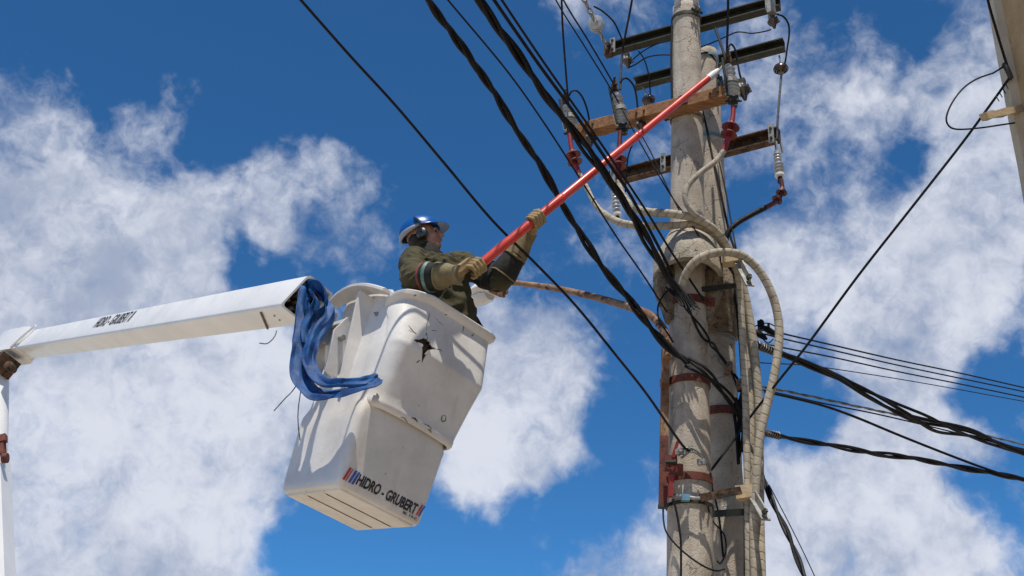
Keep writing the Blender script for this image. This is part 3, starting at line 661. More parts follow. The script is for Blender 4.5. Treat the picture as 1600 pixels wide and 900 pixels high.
mb.loft(rings); obj('lens', mb, 'lamp_glass', th)
obj('clamp', MB().box(P(779, 452, 8.98), (d, sv, u), (.05, .07, .035)).box(P(783, 458, 8.95), (d, sv, u), (.012, .04, .03)), 'lamp_rust', th)

# ------------------------------------------------------------------ overhead black bundles
B1 = [(655, -22, 5.3), (670, 0, 5.45), (705, 52, 5.7), (745, 105, 5.95), (800, 190, 6.3), (850, 268, 6.55), (905, 362, 6.8), (955, 435, 6.95), (1000, 490, 7.03), (1045, 543, 7.06), (1075, 568, 7.06)]
bundle('cable_bundle', 'twisted black cable bundle crossing in front of the red stick nearest the worker', B1, .014, 3, .0135, 'cable_black', .55, jit=.012)
bundle('service_cable', 'black cables fanning across the nearer pole and drooping behind it', [(1075, 568, 7.06), (1100, 582, 7.05), (1125, 603, 7.2), (1148, 630, 7.35), (1160, 655, 7.4), (1163, 685, 7.42), (1160, 715, 7.44)], .02, 3, .010, 'cable_black', .9, jit=.035)
B2 = [(735, -22, 5.2), (750, 0, 5.3), (785, 52, 5.55), (822, 105, 5.8), (880, 185, 6.15), (930, 250, 6.4), (978, 318, 6.65), (1018, 388, 6.85), (1048, 438, 6.96), (1080, 478, 7.0)]
bundle('cable_bundle', 'thick twisted black cable bundle ending frayed on the nearer pole below the collar', B2, .017, 4, .0135, 'cable_black', .8, jit=.02)
cable('overhead_cable', 'straight black cable running along the right flank of the thick bundle', 'cable', [(758, -22, 5.2), (772, 0, 5.3), (840, 98, 5.75), (900, 180, 6.15), (960, 268, 6.45), (985, 305, 6.6), (1025, 378, 6.85), (1052, 432, 6.97)], .011, 'cable_black')
cable('overhead_cable', 'thin black cable on the outer right of the thick bundle', 'cable', [(770, -22, 5.2), (784, 0, 5.3), (850, 98, 5.7), (920, 197, 6.15), (960, 255, 6.4), (1010, 330, 6.75), (1050, 395, 6.95), (1100, 470, 7.12)], .008, 'cable_black')
th = thing('frayed_ends', 'loose black cable ends splayed on the nearer pole under the red band', 'cable', P(1075, 480, 7.0))
for k in range(7):
    x = 1056+k*5; pts = [(x-16+k, 448+k*2, 6.98), (x+2, 468+k*1.5, 6.98), (x+9-random.random()*4, 482-abs(k-3)*2+random.random()*8, 6.97)]
    obj('strand', MB().tube(spline(px(pts), 5), .007, 6), 'cable_black', th, fix=False)
bundle('service_cable', 'black cable pair running down from the frayed ends across the rear pole', [(1068, 470, 7.0), (1085, 500, 7.03), (1104, 528, 7.15), (1120, 548, 7.45), (1138, 570, 7.55), (1150, 590, 7.5), (1156, 612, 7.48)], .010, 2, .008, 'cable_black', .5, jit=.02)
cable('drop_loop', 'small black wire loop left of the nearer pole under the collar', 'wire', [(1046, 452, 7.05), (1036, 462, 7.0), (1028, 480, 6.98), (1030, 500, 6.98), (1040, 516, 7.05), (1052, 535, 7.1)], .006, 'wire')
cable('service_cable', 'stiff black cable bent like a hook between the rear pole and risers', 'cable', [(1170, 536, 7.6), (1163, 540, 7.5), (1160, 552, 7.48), (1160, 580, 7.46), (1162, 600, 7.46), (1158, 622, 7.46), (1152, 636, 7.48)], .016, 'cable_black')
th = thing('cable_tangle', 'tangle of black cable tails hanging between the rear pole and the risers', 'cable', P(1160, 690, 7.45))
for k in range(8):
    x = 1152+k*2.3; pts = [(x-2, 622+k*3, 7.46), (x+random.uniform(-6, 8), 648, 7.44), (x+random.uniform(-4, 7), 672, 7.42), (x+random.uniform(-3, 5), 695+random.random()*32, 7.43)]
    obj('strand', MB().tube(spline(px(pts), 6), random.choice([.006, .009, .012]), 6), 'cable_black', th, fix=False)

# ------------------------------------------------------------------ thin overhead wires (left)
cable('overhead_wire', 'single dark wire from the top left edge down past the worker to the pole', 'wire', [(450, -22, 5.0), (470, 0, 5.08), (545, 85, 5.4), (620, 167, 5.7), (700, 262, 6.0), (770, 345, 6.25), (840, 415, 6.5), (900, 478, 6.7), (960, 552, 6.85), (1010, 615, 6.95), (1062, 690, 7.03), (1078, 706, 7.06)], .0085, 'wire')
cable('overhead_wire', 'fine wire between the two black bundles', 'wire', [(684, -22, 5.4), (700, 0, 5.5), (790, 108, 5.9), (850, 192, 6.2), (910, 285, 6.5), (960, 365, 6.7), (1005, 430, 6.9), (1042, 488, 7.05)], .006, 'wire')
cable('overhead_wire', 'fine wire from the top edge straight down to the left fuse cutout', 'wire', [(877, -22, 6.3), (879, 40, 6.6), (884, 110, 7.05), (888, 158, 7.36)], .0075, 'wire')
cable('overhead_wire', 'fine slanting wire, left of a close pair, to the middle fuse cutout', 'wire', [(862, -12, 6.2), (880, 20, 6.4), (915, 75, 6.75), (958, 145, 7.15), (985, 195, 7.14), (1010, 240, 7.13), (1045, 300, 7.12), (1080, 350, 7.02), (1105, 390, 6.98)], .0055, 'wire')
cable('overhead_wire', 'fine slanting wire, right of a close pair, to the middle fuse cutout', 'wire', [(874, -12, 6.2), (890, 17, 6.4), (920, 65, 6.75), (957, 128, 7.15), (962, 138, 7.2)], .0065, 'wire')
cable('overhead_wire', 'wire from the top edge passing over the topmost crossarm left of the pole', 'wire', [(990, -15, 6.8), (984, 20, 7.0), (977, 55, 7.3), (972, 85, 7.4), (969, 140, 7.3)], .0085, 'wire')
cable('overhead_wire', 'wire falling from the top edge to the right fuse cutout', 'wire', [(1138, -18, 6.4), (1137, 40, 6.7), (1136, 70, 6.85), (1136, 95, 6.9)], .009, 'wire')
cable('overhead_wire', 'dark wire slanting from the topmost crossarm to the right fuse cutout', 'wire', [(1118, 45, 7.2), (1126, 68, 7.05), (1134, 92, 6.93)], .011, 'wire')
cable('stay_wire', 'thin wire slanting from the timber crossarm down across the pole face', 'wire', [(1003, 212, 7.15), (1020, 244, 7.13), (1044, 295, 7.11), (1062, 330, 7.08)], .005, 'wire')
# jumpers
cable('jumper_wire', 'wire arching from the strain insulator down to the topmost crossarm', 'wire', [(928, 10, 7.3), (942, 18, 7.35), (958, 33, 7.4), (967, 50, 7.45), (973, 65, 7.5)], .007, 'wire')
cable('jumper_wire', 'wire arching over to the timber crossarm from the left fuse cutout', 'wire', [(889, 150, 7.36), (893, 143, 7.34), (901, 142, 7.34), (910, 152, 7.38), (917, 170, 7.42), (921, 190, 7.46), (922, 205, 7.48)], .0075, 'wire')
cable('jumper_wire', 'wire arching beside the middle fuse cutout to the timber crossarm', 'wire', [(969, 130, 7.25), (974, 123, 7.24), (982, 124, 7.24), (991, 136, 7.26), (995, 155, 7.28), (997, 180, 7.3)], .0075, 'wire')
cable('jumper_wire', 'wire from the left bracket insulator to the pole, curved upward', 'wire', [(982, 106, 7.68), (994, 100, 7.65), (1010, 90, 7.6), (1030, 86, 7.5), (1052, 86, 7.42)], .006, 'wire')
cable('jumper_wire', 'wire from the topmost crossarm bracket up along the steel channel', 'wire', [(980, 104, 7.68), (990, 92, 7.66), (1005, 80, 7.62), (1026, 69, 7.55), (1046, 64, 7.45)], .005, 'wire')
cable('jumper_wire', 'wire hanging from the topmost crossarm down to the left disc insulator', 'wire', [(998, 80, 7.66), (1006, 92, 7.8), (1012, 110, 7.95), (1015, 128, 8.08), (1016, 148, 8.15)], .006, 'wire')
cable('jumper_wire', 'wire waving from the pole to the bracket insulator on the far right', 'wire', [(1094, 74, 7.5), (1115, 66, 7.4), (1135, 57, 7.3), (1153, 50, 7.22), (1175, 52, 7.16), (1195, 49, 7.1), (1205, 46, 7.08)], .0055, 'wire')
cable('jumper_wire', 'wire looping off the right end of the topmost crossarm to the disc insulator', 'wire', [(1213, 22, 7.1), (1224, 26, 7.1), (1232, 38, 7.15), (1233, 55, 7.25), (1230, 75, 7.4), (1227, 96, 7.55), (1222, 108, 7.58)], .0075, 'wire')
cable('jumper_wire', 'wire hanging straight from the right disc insulator to the lowest crossarm', 'wire', [(1221, 116, 7.58), (1218, 150, 7.6), (1215, 190, 7.63), (1214, 222, 7.66)], .0095, 'wire_steel')
cable('jumper_wire', 'wire bow between the right fuse cutout and its bracket insulator', 'wire', [(1138, 74, 6.92), (1142, 69, 6.92), (1148, 76, 6.93), (1152, 95, 6.95), (1155, 112, 6.95), (1158, 124, 6.96)], .0075, 'wire')
cable('jumper_wire', 'wire bow on top of the rear pole', 'wire', [(1094, 84, 7.6), (1104, 82, 7.62), (1114, 90, 7.64), (1119, 102, 7.66), (1123, 118, 7.55)], .009, 'wire')
cable('jumper_wire', 'short wire curling under the timber crossarm left of the pole', 'wire', [(996, 208, 7.3), (990, 222, 7.3), (984, 236, 7.32), (980, 255, 7.4), (977, 300, 7.6)], .006, 'wire')
cable('ground_wire', 'dark wire running down the left edge of the nearer pole top', 'wire', [(1050, 40, 7.27), (1049, 90, 7.27), (1050, 155, 7.26)], .009, 'wire')
cable('ground_wire', 'black wire running down the rear pole beside the nearer one', 'wire', [(1096, 168, 7.45), (1103, 195, 7.6), (1109, 225, 7.62), (1113, 245, 7.62), (1122, 280, 7.6), (1130, 320, 7.6), (1140, 365, 7.62), (1150, 395, 7.6)], .009, 'wire')
cable('ground_wire', 'black wire hanging down the left part of the nearer pole', 'wire', [(1052, 780, 7.1), (1057, 800, 7.1), (1062, 830, 7.1), (1064, 860, 7.1), (1064, 960, 7.08)], .007, 'wire')
cable('ground_wire', 'slack wire curving from the steel channel across both poles near the bottom', 'wire', [(1036, 792, 7.2), (1037, 815, 7.15), (1042, 833, 7.1), (1058, 853, 7.08), (1080, 872, 7.08), (1102, 886, 7.1), (1120, 892, 7.3), (1132, 889, 7.55)], .006, 'wire')
cable('ground_wire', 'wire running down the edge between the two poles', 'wire', [(1110, 738, 7.2), (1112, 760, 7.3), (1120, 790, 7.55), (1125, 820, 7.58), (1130, 870, 7.58)], .007, 'wire')
cable('ground_wire', 'slack wire loop on the rear pole beneath the dark flat bar', 'wire', [(1106, 790, 7.15), (1112, 812, 7.3), (1126, 828, 7.55), (1133, 840, 7.58), (1134, 862, 7.58), (1126, 880, 7.57), (1120, 876, 7.57)], .005, 'wire')
cable('stay_wire', 'thin wire looped from the rear pole top down to the riser cables', 'wire', [(1122, 245, 7.6), (1134, 300, 7.55), (1143, 350, 7.5), (1150, 388, 7.4)], .006, 'wire')

# ------------------------------------------------------------------ cables to the right
def YY(x, y0, y1): return y0+(y1-y0)*(x-1180)/420
def run(lst, a_, b_): return [(x, y, YY(x, a_, b_)) for x, y in lst]
spr = lambda s_: 1+2.6*max(0, 1-abs(s_-2.0)/.9)
bundle('cable_bundle', 'thick black cable bundle to the right edge, opening into loose strands midway', run([(1172, 536), (1215, 551), (1260, 568), (1310, 590), (1360, 617), (1410, 643), (1460, 663), (1520, 680), (1570, 697), (1610, 712), (1680, 740)], 7.65, 9.3), .014, 5, .0125, 'cable_black', 2.2, spread=spr, jit=.015)
bundle('cable_bundle', 'twisted black cable bundle, the lower of the two running right', run([(1192, 676), (1230, 683), (1290, 695), (1350, 705), (1420, 716), (1500, 730), (1560, 742), (1610, 750), (1690, 764)], 7.5, 8.8), .011, 3, .011, 'cable_black', .8, jit=.008)
th = thing('spiral_grip', 'wound spiral grip on the upper black bundle beside the risers', 'cable grip', P(1190, 543, 7.65))
def grip(th, pts, R, r, turns):
    w = spline(px(pts), 24); out = []; nv = UP
    for j, p in enumerate(w):
        tg = (w[min(j+1, len(w)-1)]-w[max(j-1, 0)]).normalized(); s_ = tg.cross(nv).normalized(); u_ = s_.cross(tg); a_ = 2*math.pi*turns*j/len(w); out.append(p+(s_*math.cos(a_)+u_*math.sin(a_))*R)
    obj('winding', MB().tube(out, r, 6), 'wire_steel', th, fix=False)
grip(th, run([(1183, 539), (1197, 545), (1213, 550)], 7.65, 9.3), .03, .005, 8)
th = thing('spiral_grip', 'wound spiral grip on the lower black bundle beside the risers', 'cable grip', P(1205, 675, 7.5))
grip(th, run([(1192, 676), (1204, 678), (1218, 681)], 7.5, 8.8), .024, .005, 8)
cable('overhead_wire', 'highest of the fine parallel wires running off to the right', 'wire', run([(1190, 512), (1222, 521), (1300, 539), (1400, 562), (1500, 583), (1610, 608)], 8.0, 11), .0075, 'wire')
cable('overhead_wire', 'second highest of the fine parallel wires running right', 'wire', run([(1195, 522), (1222, 529), (1300, 547), (1400, 570), (1500, 591), (1610, 614)], 8.0, 11), .007, 'wire')
cable('overhead_wire', 'third highest of the fine parallel wires running right', 'wire', run([(1195, 538), (1222, 543), (1300, 558), (1400, 580), (1500, 600), (1610, 623)], 8.0, 11), .007, 'wire')
cable('overhead_wire', 'faint lowest of the fine parallel wires, emerging behind the big loop', 'wire', run([(1160, 564), (1190, 567), (1260, 571), (1340, 582), (1450, 600), (1610, 629)], 8.0, 11), .0045, 'wire')
bundle('messenger_wire', 'pale stranded steel wire between the two black bundles at right', run([(1150, 597), (1200, 606), (1255, 617), (1330, 633), (1400, 648), (1500, 671), (1610, 697)], 7.7, 9.5), .0055, 3, .0055, 'wire_steel', .3)
cable('overhead_wire', 'thin wire just under the pale stranded wire at right', 'wire', run([(1180, 607), (1215, 614), (1290, 631), (1370, 647), (1460, 668), (1540, 688), (1610, 704)], 7.7, 9.4), .006, 'wire')
cable('overhead_cable', 'black cable slanting down to meet the lower bundle at right', 'cable', run([(1195, 612), (1240, 622), (1290, 635), (1340, 653), (1400, 678), (1460, 702), (1520, 725), (1568, 742)], 7.6, 8.75), .010, 'cable_black')
bundle('cable_bundle', 'short black cable pair leaving the frame bottom right of the risers', [(1190, 742, 7.4), (1205, 778, 7.3), (1222, 815, 7.2), (1240, 858, 7.05), (1258, 900, 6.9), (1280, 955, 6.7)], .010, 2, .011, 'cable_black', .6)
cable('stay_wire', 'hair thin wire beside the cable pair at the bottom right of the risers', 'wire', [(1202, 758, 7.4), (1230, 812, 7.3), (1255, 862, 7.2), (1275, 905, 7.1), (1295, 950, 7.0)], .0035, 'wire')
WR = [(1111, 735, 7.3), (1150, 683, 7.35), (1175, 648, 7.2), (1215, 597, 7.05), (1262, 538, 6.9), (1340, 432, 6.65), (1420, 330, 6.4), (1500, 228, 6.2), (1550, 160, 6.03), (1577, 122, 5.94)]
cable('stay_wire', 'dark wire rising from the poles to the building edge at upper right', 'wire', WR, .0085, 'wire')
cable('stay_wire', 'dark wire from the building clamp up out of the frame', 'wire', [(1577, 112, 5.94), (1568, 85, 5.9), (1557, 48, 5.8), (1546, 10, 5.7), (1538, -25, 5.6)], .0085, 'wire')
th = thing('wire_clamp', 'black taped wire clamp on the edge of the building', 'clamp', P(1575, 110, 5.94))
obj('grip', MB().tube(spline(px([(1568, 99, 5.94), (1573, 107, 5.93), (1578, 118, 5.93), (1579, 124, 5.95)]), 5), [.009]+[.017]*13+[.01]*2, 8), 'tar', th, fix=False)
obj('hook', MB().tube(spline(px([(1578, 120, 5.94), (1582, 126, 5.98), (1584, 135, 5.99), (1582, 160, 5.99)]), 5), .006, 6), 'wire_steel', th, fix=False)
for k in range(4):
    x, y = 1556+k*5, 150-k*7; obj('barb', MB().tube(px([(x, y, 6.0), (x+5, y+8+k, 5.98)]), .0035, 5), 'wire', th, fix=False)
cable('slack_loop', 'slack wire loop hanging from the building edge beside the wooden stake', 'wire', [(1568, 104, 5.94), (1552, 114, 5.88), (1546, 116, 5.87), (1525, 124, 5.82), (1505, 138, 5.78), (1488, 160, 5.76), (1479, 182, 5.76), (1482, 196, 5.77), (1496, 202, 5.8), (1530, 200, 5.86), (1565, 195, 5.93), (1592, 191, 6.0)], .0055, 'wire')
def conn(label, x, y, Y, ang):
    th = thing('wire_connector', label, 'connector', P(x, y, Y), 'black wire connectors'); a_, b_ = P(x-13*math.cos(ang), y-13*math.sin(ang), Y), P(x+13*math.cos(ang), y+13*math.sin(ang), Y)
    obj('body', MB().tube([a_, a_.lerp(b_, .25), a_.lerp(b_, .75), b_], [.012, .028, .024, .008], 9, flat=.7), 'cable_black', th)
    obj('bolt', MB().lathe(a_.lerp(b_, .4), (0, -.3, 1), [(.001, -.03), (.01, -.03), (.01, .05), (.001, .05)], 6), 'steel_dark', th)
conn('black wire connector left of the pair at the risers', 1188, 523, 7.95, .6)
conn('black wire connector right of the pair inside the big loop', 1203, 517, 8.0, .55)
th = thing('wire_connector', 'small upright black connector above the pair at the risers', 'connector', P(1189, 508, 7.98))
obj('body', MB().box(P(1189, 509, 7.98), (dC, fC, UP), (.022, .02, .04)).lathe(P(1189, 505, 7.98), UP, [(.001, 0), (.012, 0), (.01, .03), (.001, .03)], 8), 'cable_black', th)
for k, pts in enumerate(([(1176, 511, 7.95), (1188, 507, 7.95), (1200, 505, 7.97), (1212, 510, 8.0)], [(1178, 520, 7.95), (1190, 528, 7.95), (1200, 536, 7.97), (1208, 530, 8.0)])):
    obj('lead', MB().tube(spline(px(pts), 6), .005, 6), 'wire', th, fix=False)

# ------------------------------------------------------------------ lift boom
A_, B_ = P(437, 477, 6.5), P(3, 547, 11.5); UU = Vector((.4359, .0551, .8983)); SS = Vector((.6656, .6521, -.3629)); bd = (A_-B_).normalized()
UU = (UU-bd*UU.dot(bd)).normalized(); SS = (SS-bd*SS.dot(bd)); SS = (SS-UU*SS.dot(UU)).normalized()
H_, W_ = .24, .20
boom = thing('lift_boom', 'long white box section lift boom reaching from the left edge to the bucket', 'boom', A_)
def sect(c, h0=0, ins=0):      # rounded box section, origin at the near lower edge
    rr_ = .022; out = []
    for (u, v_, sx, sy) in ((W_, 0, -1, 1), (W_, H_, -1, -1), (0, H_, 1, -1), (0, 0, 1, 1)):
        for k in range(4):
            a_ = {(-1, 1): -90, (-1, -1): 0, (1, -1): 90, (1, 1): 180}[(sx, sy)]+30*k
            cx, cy = u+sx*(rr_+ins), v_+sy*(rr_+ins); out.append(c+SS*(cx+rr_*math.cos(rad(a_)))+UU*(cy+rr_*math.sin(rad(a_))))
    return out
mb = MB(); cut = lambda q: q
rings = [sect(B_.lerp(A_, k/24)) for k in range(24)]
last = [p+bd*(.11*((p-A_).dot(UU)/H_)+.03*((p-A_).dot(SS)/W_)+.012*mnoise.noise(p*30)) for p in sect(A_)]
rings.append(last)
inn = [p-bd*.0 for p in sect(A_, ins=.012)]; inn = [p+bd*(.11*((p-A_).dot(UU)/H_)+.03*((p-A_).dot(SS)/W_)) for p in inn]
rings.append(inn); rings.append([p-bd*.35 for p in inn])
mb.loft(rings); obj('beam', mb, 'boom_paint', boom)
mb = MB(); random.seed(3)
cE = A_+SS*W_/2+UU*H_/2
for k in range(30):
    u, v_ = random.uniform(-.08, .08), random.uniform(-.1, .1); p = cE+SS*u+UU*v_-bd*.02; mb.tube([p-bd*.12, p+bd*(.05+.05*random.random()+.11*v_/H_)], [.02, .009], 6)
obj('torn_core', mb, 'raw_edge', boom)
mb = MB(); c = A_-bd*.33
rg = [c+SS*.03-UU*.0012, c+SS*W_*.95-bd*.16-UU*.0012, c+SS*W_*.95-bd*.13-UU*.004, c+SS*.03+bd*.03-UU*.004]
mb.loft([rg, [p-UU*.004 for p in rg]]); obj('scuff_strip', mb, 'raw_edge', boom)
for q in (.16, .25): obj('bolt', MB().lathe(A_-bd*.2+SS*q*.5, -UU, [(.001, 0), (.008, 0), (.007, .006), (.001, .006)], 6), 'galvanised', boom)
# elbow
ce = B_+SS*W_/2+UU*H_/2
mb = MB(); rings = []
for (t, g_) in ((.55, .012), (.5, .03), (-.1, .035), (-.5, .03), (-.75, -.02)):
    c = B_+bd*t; rings.append([c+SS*(W_/2+(W_/2+g_)*sx)+UU*(H_/2+(H_/2+g_)*sy) for (sx, sy) in ((1, -1), (1, 1), (-1, 1), (-1, -1))])
mb.loft(rings); obj('elbow_sleeve', mb, 'boom_paint', boom)
mb = MB().tube([B_+bd*.5-SS*.035-UU*.02, B_+bd*.58-SS*.03+UU*H_*.5, B_+bd*.72-SS*.02+UU*(H_+.03)], .012, 8); obj('hose', mb, 'boom_paint', boom)
kn = P(8, 575, 11.3)
obj('knuckle', MB().box(kn+Vector((-.05, 0, .02)), (bd, SS, UU), (.22, .11, .10)).lathe(P(14, 572, 11.1), (0, -1, 0), [(.001, -.1), (.05, -.1), (.05, .02), (.03, .03), (.001, .03)], 12), 'steel_rust', boom)
mb = MB(); l0, l1 = P(-4, 585, 11.3), P(-7, 705, 11.15); mb.tube([l0, l1], .115, 20); obj('cylinder', mb, 'boom_paint', boom)
l2 = P(-14, 720, 11.1); l3 = P(-8, 905, 10.8); dd = (l3-l2).normalized(); l4 = l3+dd*((.02-l3.z)/dd.z)
mb = MB(); s1_ = dd.cross(Vector((0, 1, 0))).normalized(); s2_ = dd.cross(s1_).normalized()
mb.box((l2+l4)/2, (dd, s1_, s2_), ((l4-l2).length/2, .14, .14)); obj('lower_boom', mb, 'boom_paint', boom)
mb = MB().box(P(2, 700, 11.0), (s1_, s2_, dd), (.035, .04, .09)).lathe(P(4, 716, 10.95), (1, 0, .1), [(.001, 0), (.05, 0), (.05, .05), (.001, .05)], 10).box(P(3, 686, 11.0), (s1_, s2_, dd), (.045, .03, .04)); obj('hydraulic_fitting', mb, 'steel_red', boom)

def text_mesh(body, size, shear=0, bold=0.0, spacing=1.0):
    cu = bpy.data.curves.new('txt', 'FONT'); cu.body = body; cu.size = size; cu.shear = shear; cu.offset = bold; cu.space_character = spacing; cu.extrude = .0006; cu.align_x = 'LEFT'; cu.resolution_u = 4
    o = bpy.data.objects.new('txt', cu); COL.objects.link(o); dg = bpy.context.evaluated_depsgraph_get(); me = bpy.data.meshes.new_from_object(o.evaluated_get(dg)); bpy.data.objects.remove(o); bpy.data.curves.remove(cu); return me
def lettering(body, width, height, origin, xd, yd, m, parent, name='lettering', shear=0, bold=0.0, spacing=1.0):
    me = text_mesh(body, 1.0, shear, bold, spacing); vs = np.array([v.co[:] for v in me.vertices]); mn, mx = vs.min(0), vs.max(0)
    xd, yd = Vector(xd).normalized(), Vector(yd).normalized(); nd = xd.cross(yd)
    for v in me.vertices:
        x, y, z = v.co; v.co = Vector(origin)+xd*((x-mn[0])/(mx[0]-mn[0])*width)+yd*((y-mn[1])/(mx[1]-mn[1])*height)+nd*(z+.0015)
    return obj(name, me, m, parent, fix=False)
q0, q1 = P(146, 512, 9.5), P(200, 499, 9.0)
def on_side(x, y):            # point on the boom's near side face
    d = ray(x, y); nrm = bd.cross(UU); t = (A_-CP).dot(nrm)/d.dot(nrm); return CP+d*t
q0, q1 = on_side(145, 512.5), on_side(201, 503)
nrm = bd.cross(UU); nrm = -nrm if nrm.dot(SS) > 0 else nrm
lettering('HIDRO - GRUBERT II', (q1-q0).length, .115, q0+nrm*.002, bd, UU, 'black_print', boom, shear=.25, bold=.0, spacing=1.1)

# ------------------------------------------------------------------ bucket
F0 = Vector((-.9011643, 6.15, 3.36276802))
BR = Matrix(((.73265, -.63999, .23162), (.65162, .75783, .03279), (-.19652, .1269, .97225)))
BM = Matrix.Translation(F0) @ BR.to_4x4()
def Bp(u, v, w): return F0+BR@Vector((u, v, w))
def toB(p): return BR.transposed()@(p-F0)
bucket = thing('lift_bucket', 'scuffed white fibreglass lift bucket with a star shaped hole, tilted in the air', 'bucket', mw=BM)
def bobj(name, mb, m, parent=None, sharp=38, fix=True):       # vertices given in the bucket's own frame
    me = mb.mesh(name) if isinstance(mb, MB) else mb
    me.transform(BM); return obj(name, me, m, parent or bucket, sharp, fix)
def rrect(u0, u1, v0, v1, r, w, n=9, c=6):
    out = []
    def seg(a, b, k): return [(a[0]+(b[0]-a[0])*i/k, a[1]+(b[1]-a[1])*i/k) for i in range(1, k)]
    corners = [((u0+r, v0+r), 180), ((u1-r, v0+r), 270), ((u1-r, v1-r), 0), ((u0+r, v1-r), 90)]
    pts = []
    for i, ((cx, cy), a0) in enumerate(corners):
        arc = [(cx+r*math.cos(rad(a0+90*k/c)), cy+r*math.sin(rad(a0+90*k/c))) for k in range(c+1)]
        if pts: pts += seg(pts[-1], arc[0], n)
        pts += arc
    pts += seg(pts[-1], pts[0], n)
    return [Vector((p[0], p[1], w)) for p in pts]
def lerpt(tab, w):
    for i in range(len(tab)-1):
        if w <= tab[i+1][0]:
            t = (w-tab[i][0])/(tab[i+1][0]-tab[i][0]); return [a+(b-a)*t for a, b in zip(tab[i][1:], tab[i+1][1:])]
    return tab[-1][1:]
TAB = [(0, .0, .605, .014, .665), (.42, -.045, .606, -.004, .66), (.7, -.04, .625, -.005, .665), (1.28, -.04, .65, -.005, .73)]
rings = []
for w in [0, .006, .02, .05]+[.1+.06*k for k in range(19)]+[1.205]:
    u0, u1, v0, v1 = lerpt(TAB, w); ins = .028 if w == 0 else (.010 if w == .006 else (.003 if w == .02 else 0))
    rg = rrect(u0+ins, u1-ins, v0+ins, v1-ins, .045 if w < .5 else .105, w)
    for p in rg:         # soft flutes pressed into the left wall
        if p.x < u0+.03 and v0+.1 < p.y < v1-.06:
            k = (p.y-v0-.1)/(v1-v0-.16); p.x += .016*(.5-.5*math.cos(2*math.pi*2*k))*min(1, max(0, (w-.05)/.15))*max(0, min(1, (.66-w)/.12))
        if w > 1.14 and p.x < u0+.05 and p.y > .09: p.z += .075*min(1, (p.y-.09)/.08)*(1 if w > 1.19 else .3)
        p.x += .002*mnoise.noise(Vector((p.y*5, w*5, 0))); p.y += .002*mnoise.noise(Vector((p.x*5, w*5, 4)))
    rings.append(rg)
for w, ins in ((1.21, .025), (1.15, .03), (.6, .03), (.04, .03)):
    u0, u1, v0, v1 = lerpt(TAB, w); rings.append([p+Vector((0, 0, .075*min(1, (p.y-.09)/.08) if (w > 1.2 and p.x < u0+.07 and p.y > .09) else 0)) for p in rrect(u0+ins, u1-ins, v0+ins, v1-ins, .04 if w < .5 else .09, w)])
mb = MB(); mb.loft(rings); shell = bobj('shell', mb, 'fibreglass')
# bottom boards
for (v0, v1) in ((.045, .225), (.24, .42), (.435, .62)):
    mb = MB(); mb.loft([rrect(.04, .565, v0, v1, .012, -.010, 3, 3), rrect(.035, .57, v0-.004, v1+.004, .012, .004, 3, 3)]); bobj('floor_board', mb, 'fibreglass')
for v0 in (.2325, .4275):
    mb = MB(); mb.loft([rrect(.07, .54, v0-.004, v0+.004, .002, -.0125, 6, 2), rrect(.07, .54, v0-.004, v0+.004, .002, 0, 6, 2)]); bobj('drain_slot', mb, 'raw_edge')
# hood: open wrap-round profile, thickened, with the burst hole cut out
def hprof(uL, uR, vF, vG, vB, w, rc=.085, rr_=.06):
    pts = [(uL+.004, vG+(vF+rc-vG)*k/6) for k in range(6)]
    pts += [(uL+rc-rc*math.cos(rad(90*k/9)), vF+rc-rc*math.sin(rad(90*k/9))) for k in range(10)]
    a, b = uL+rc, uR-rr_; pts += [(a+(b-a)*k/14, vF) for k in range(1, 14)]
    pts += [(uR-rr_+rr_*math.sin(rad(90*k/7)), vF+rr_-rr_*math.cos(rad(90*k/7))) for k in range(8)]
    pts += [(uR, vF+rr_+(vB-vF-rr_)*k/6) for k in range(1, 7)]
    return [Vector((x, y, w)) for x, y in pts]
HT = [(.488, -.058, .612, -.030, .03), (.492, -.068, .620, -.041, .03), (.505, -.075, .627, -.049, .03), (.53, -.077, .628, -.050, .03), (.545, -.074, .627, -.046, .03), (.60, -.072, .634, -.050, .035), (.75, -.068, .652, -.070, .045), (.885, -.064, .668, -.098, .055), (.900, -.063, .670, -.102, .056), (.915, -.062, .671, -.101, .057), (1.05, -.06, .672, -.066, .065), (1.19, -.06, .672, -.030, .07), (1.235, -.06, .673, -.020, .07), (1.248, -.07, .683, -.032, .07), (1.262, -.08, .694, -.044, .07), (1.285, -.082, .696, -.046, .07), (1.294, -.072, .686, -.036, .07), (1.292, -.04, .65, -.012, .07), (1.27, -.035, .645, -.008, .07)]
rings = []
for i, (w, uL, uR, vF, vG) in enumerate(HT):
    k_ = max(0, min(1, (w-.5)/.7)); rc_ = .085+.055*k_; uL = uL+.062*(1-k_)+.008; vG = vF+rc_+.012
    rg = hprof(uL, uR, vF, vG, .62, w, rc_)
    for p in rg:
        p.y += .0025*mnoise.noise(Vector((p.x*6, w*6, 2))); p.x += .0015*mnoise.noise(Vector((p.y*6, w*6, 7)))
        if w > 1.1: p.z -= (.05*max(0, min(1, (.16-p.x)/.2))+.05*max(0, min(1, p.y/.1))*(1 if p.x < .05 else 0))*min(1, (w-1.1)/.14)      # rim dips at the seam
        if w < .56: p.z += .012*math.sin(p.x*5)
    rings.append(rg)
mb = MB(); mb.loft(rings, closed=False)
hm = evalmesh(mb.mesh('hood'), [('SOLIDIFY', dict(thickness=.011, offset=-1.0))], 'hood')
bm_ = bmesh.new(); bm_.from_mesh(hm); bmesh.ops.recalc_face_normals(bm_, faces=bm_.faces); bm_.to_mesh(hm); bm_.free()
star = []
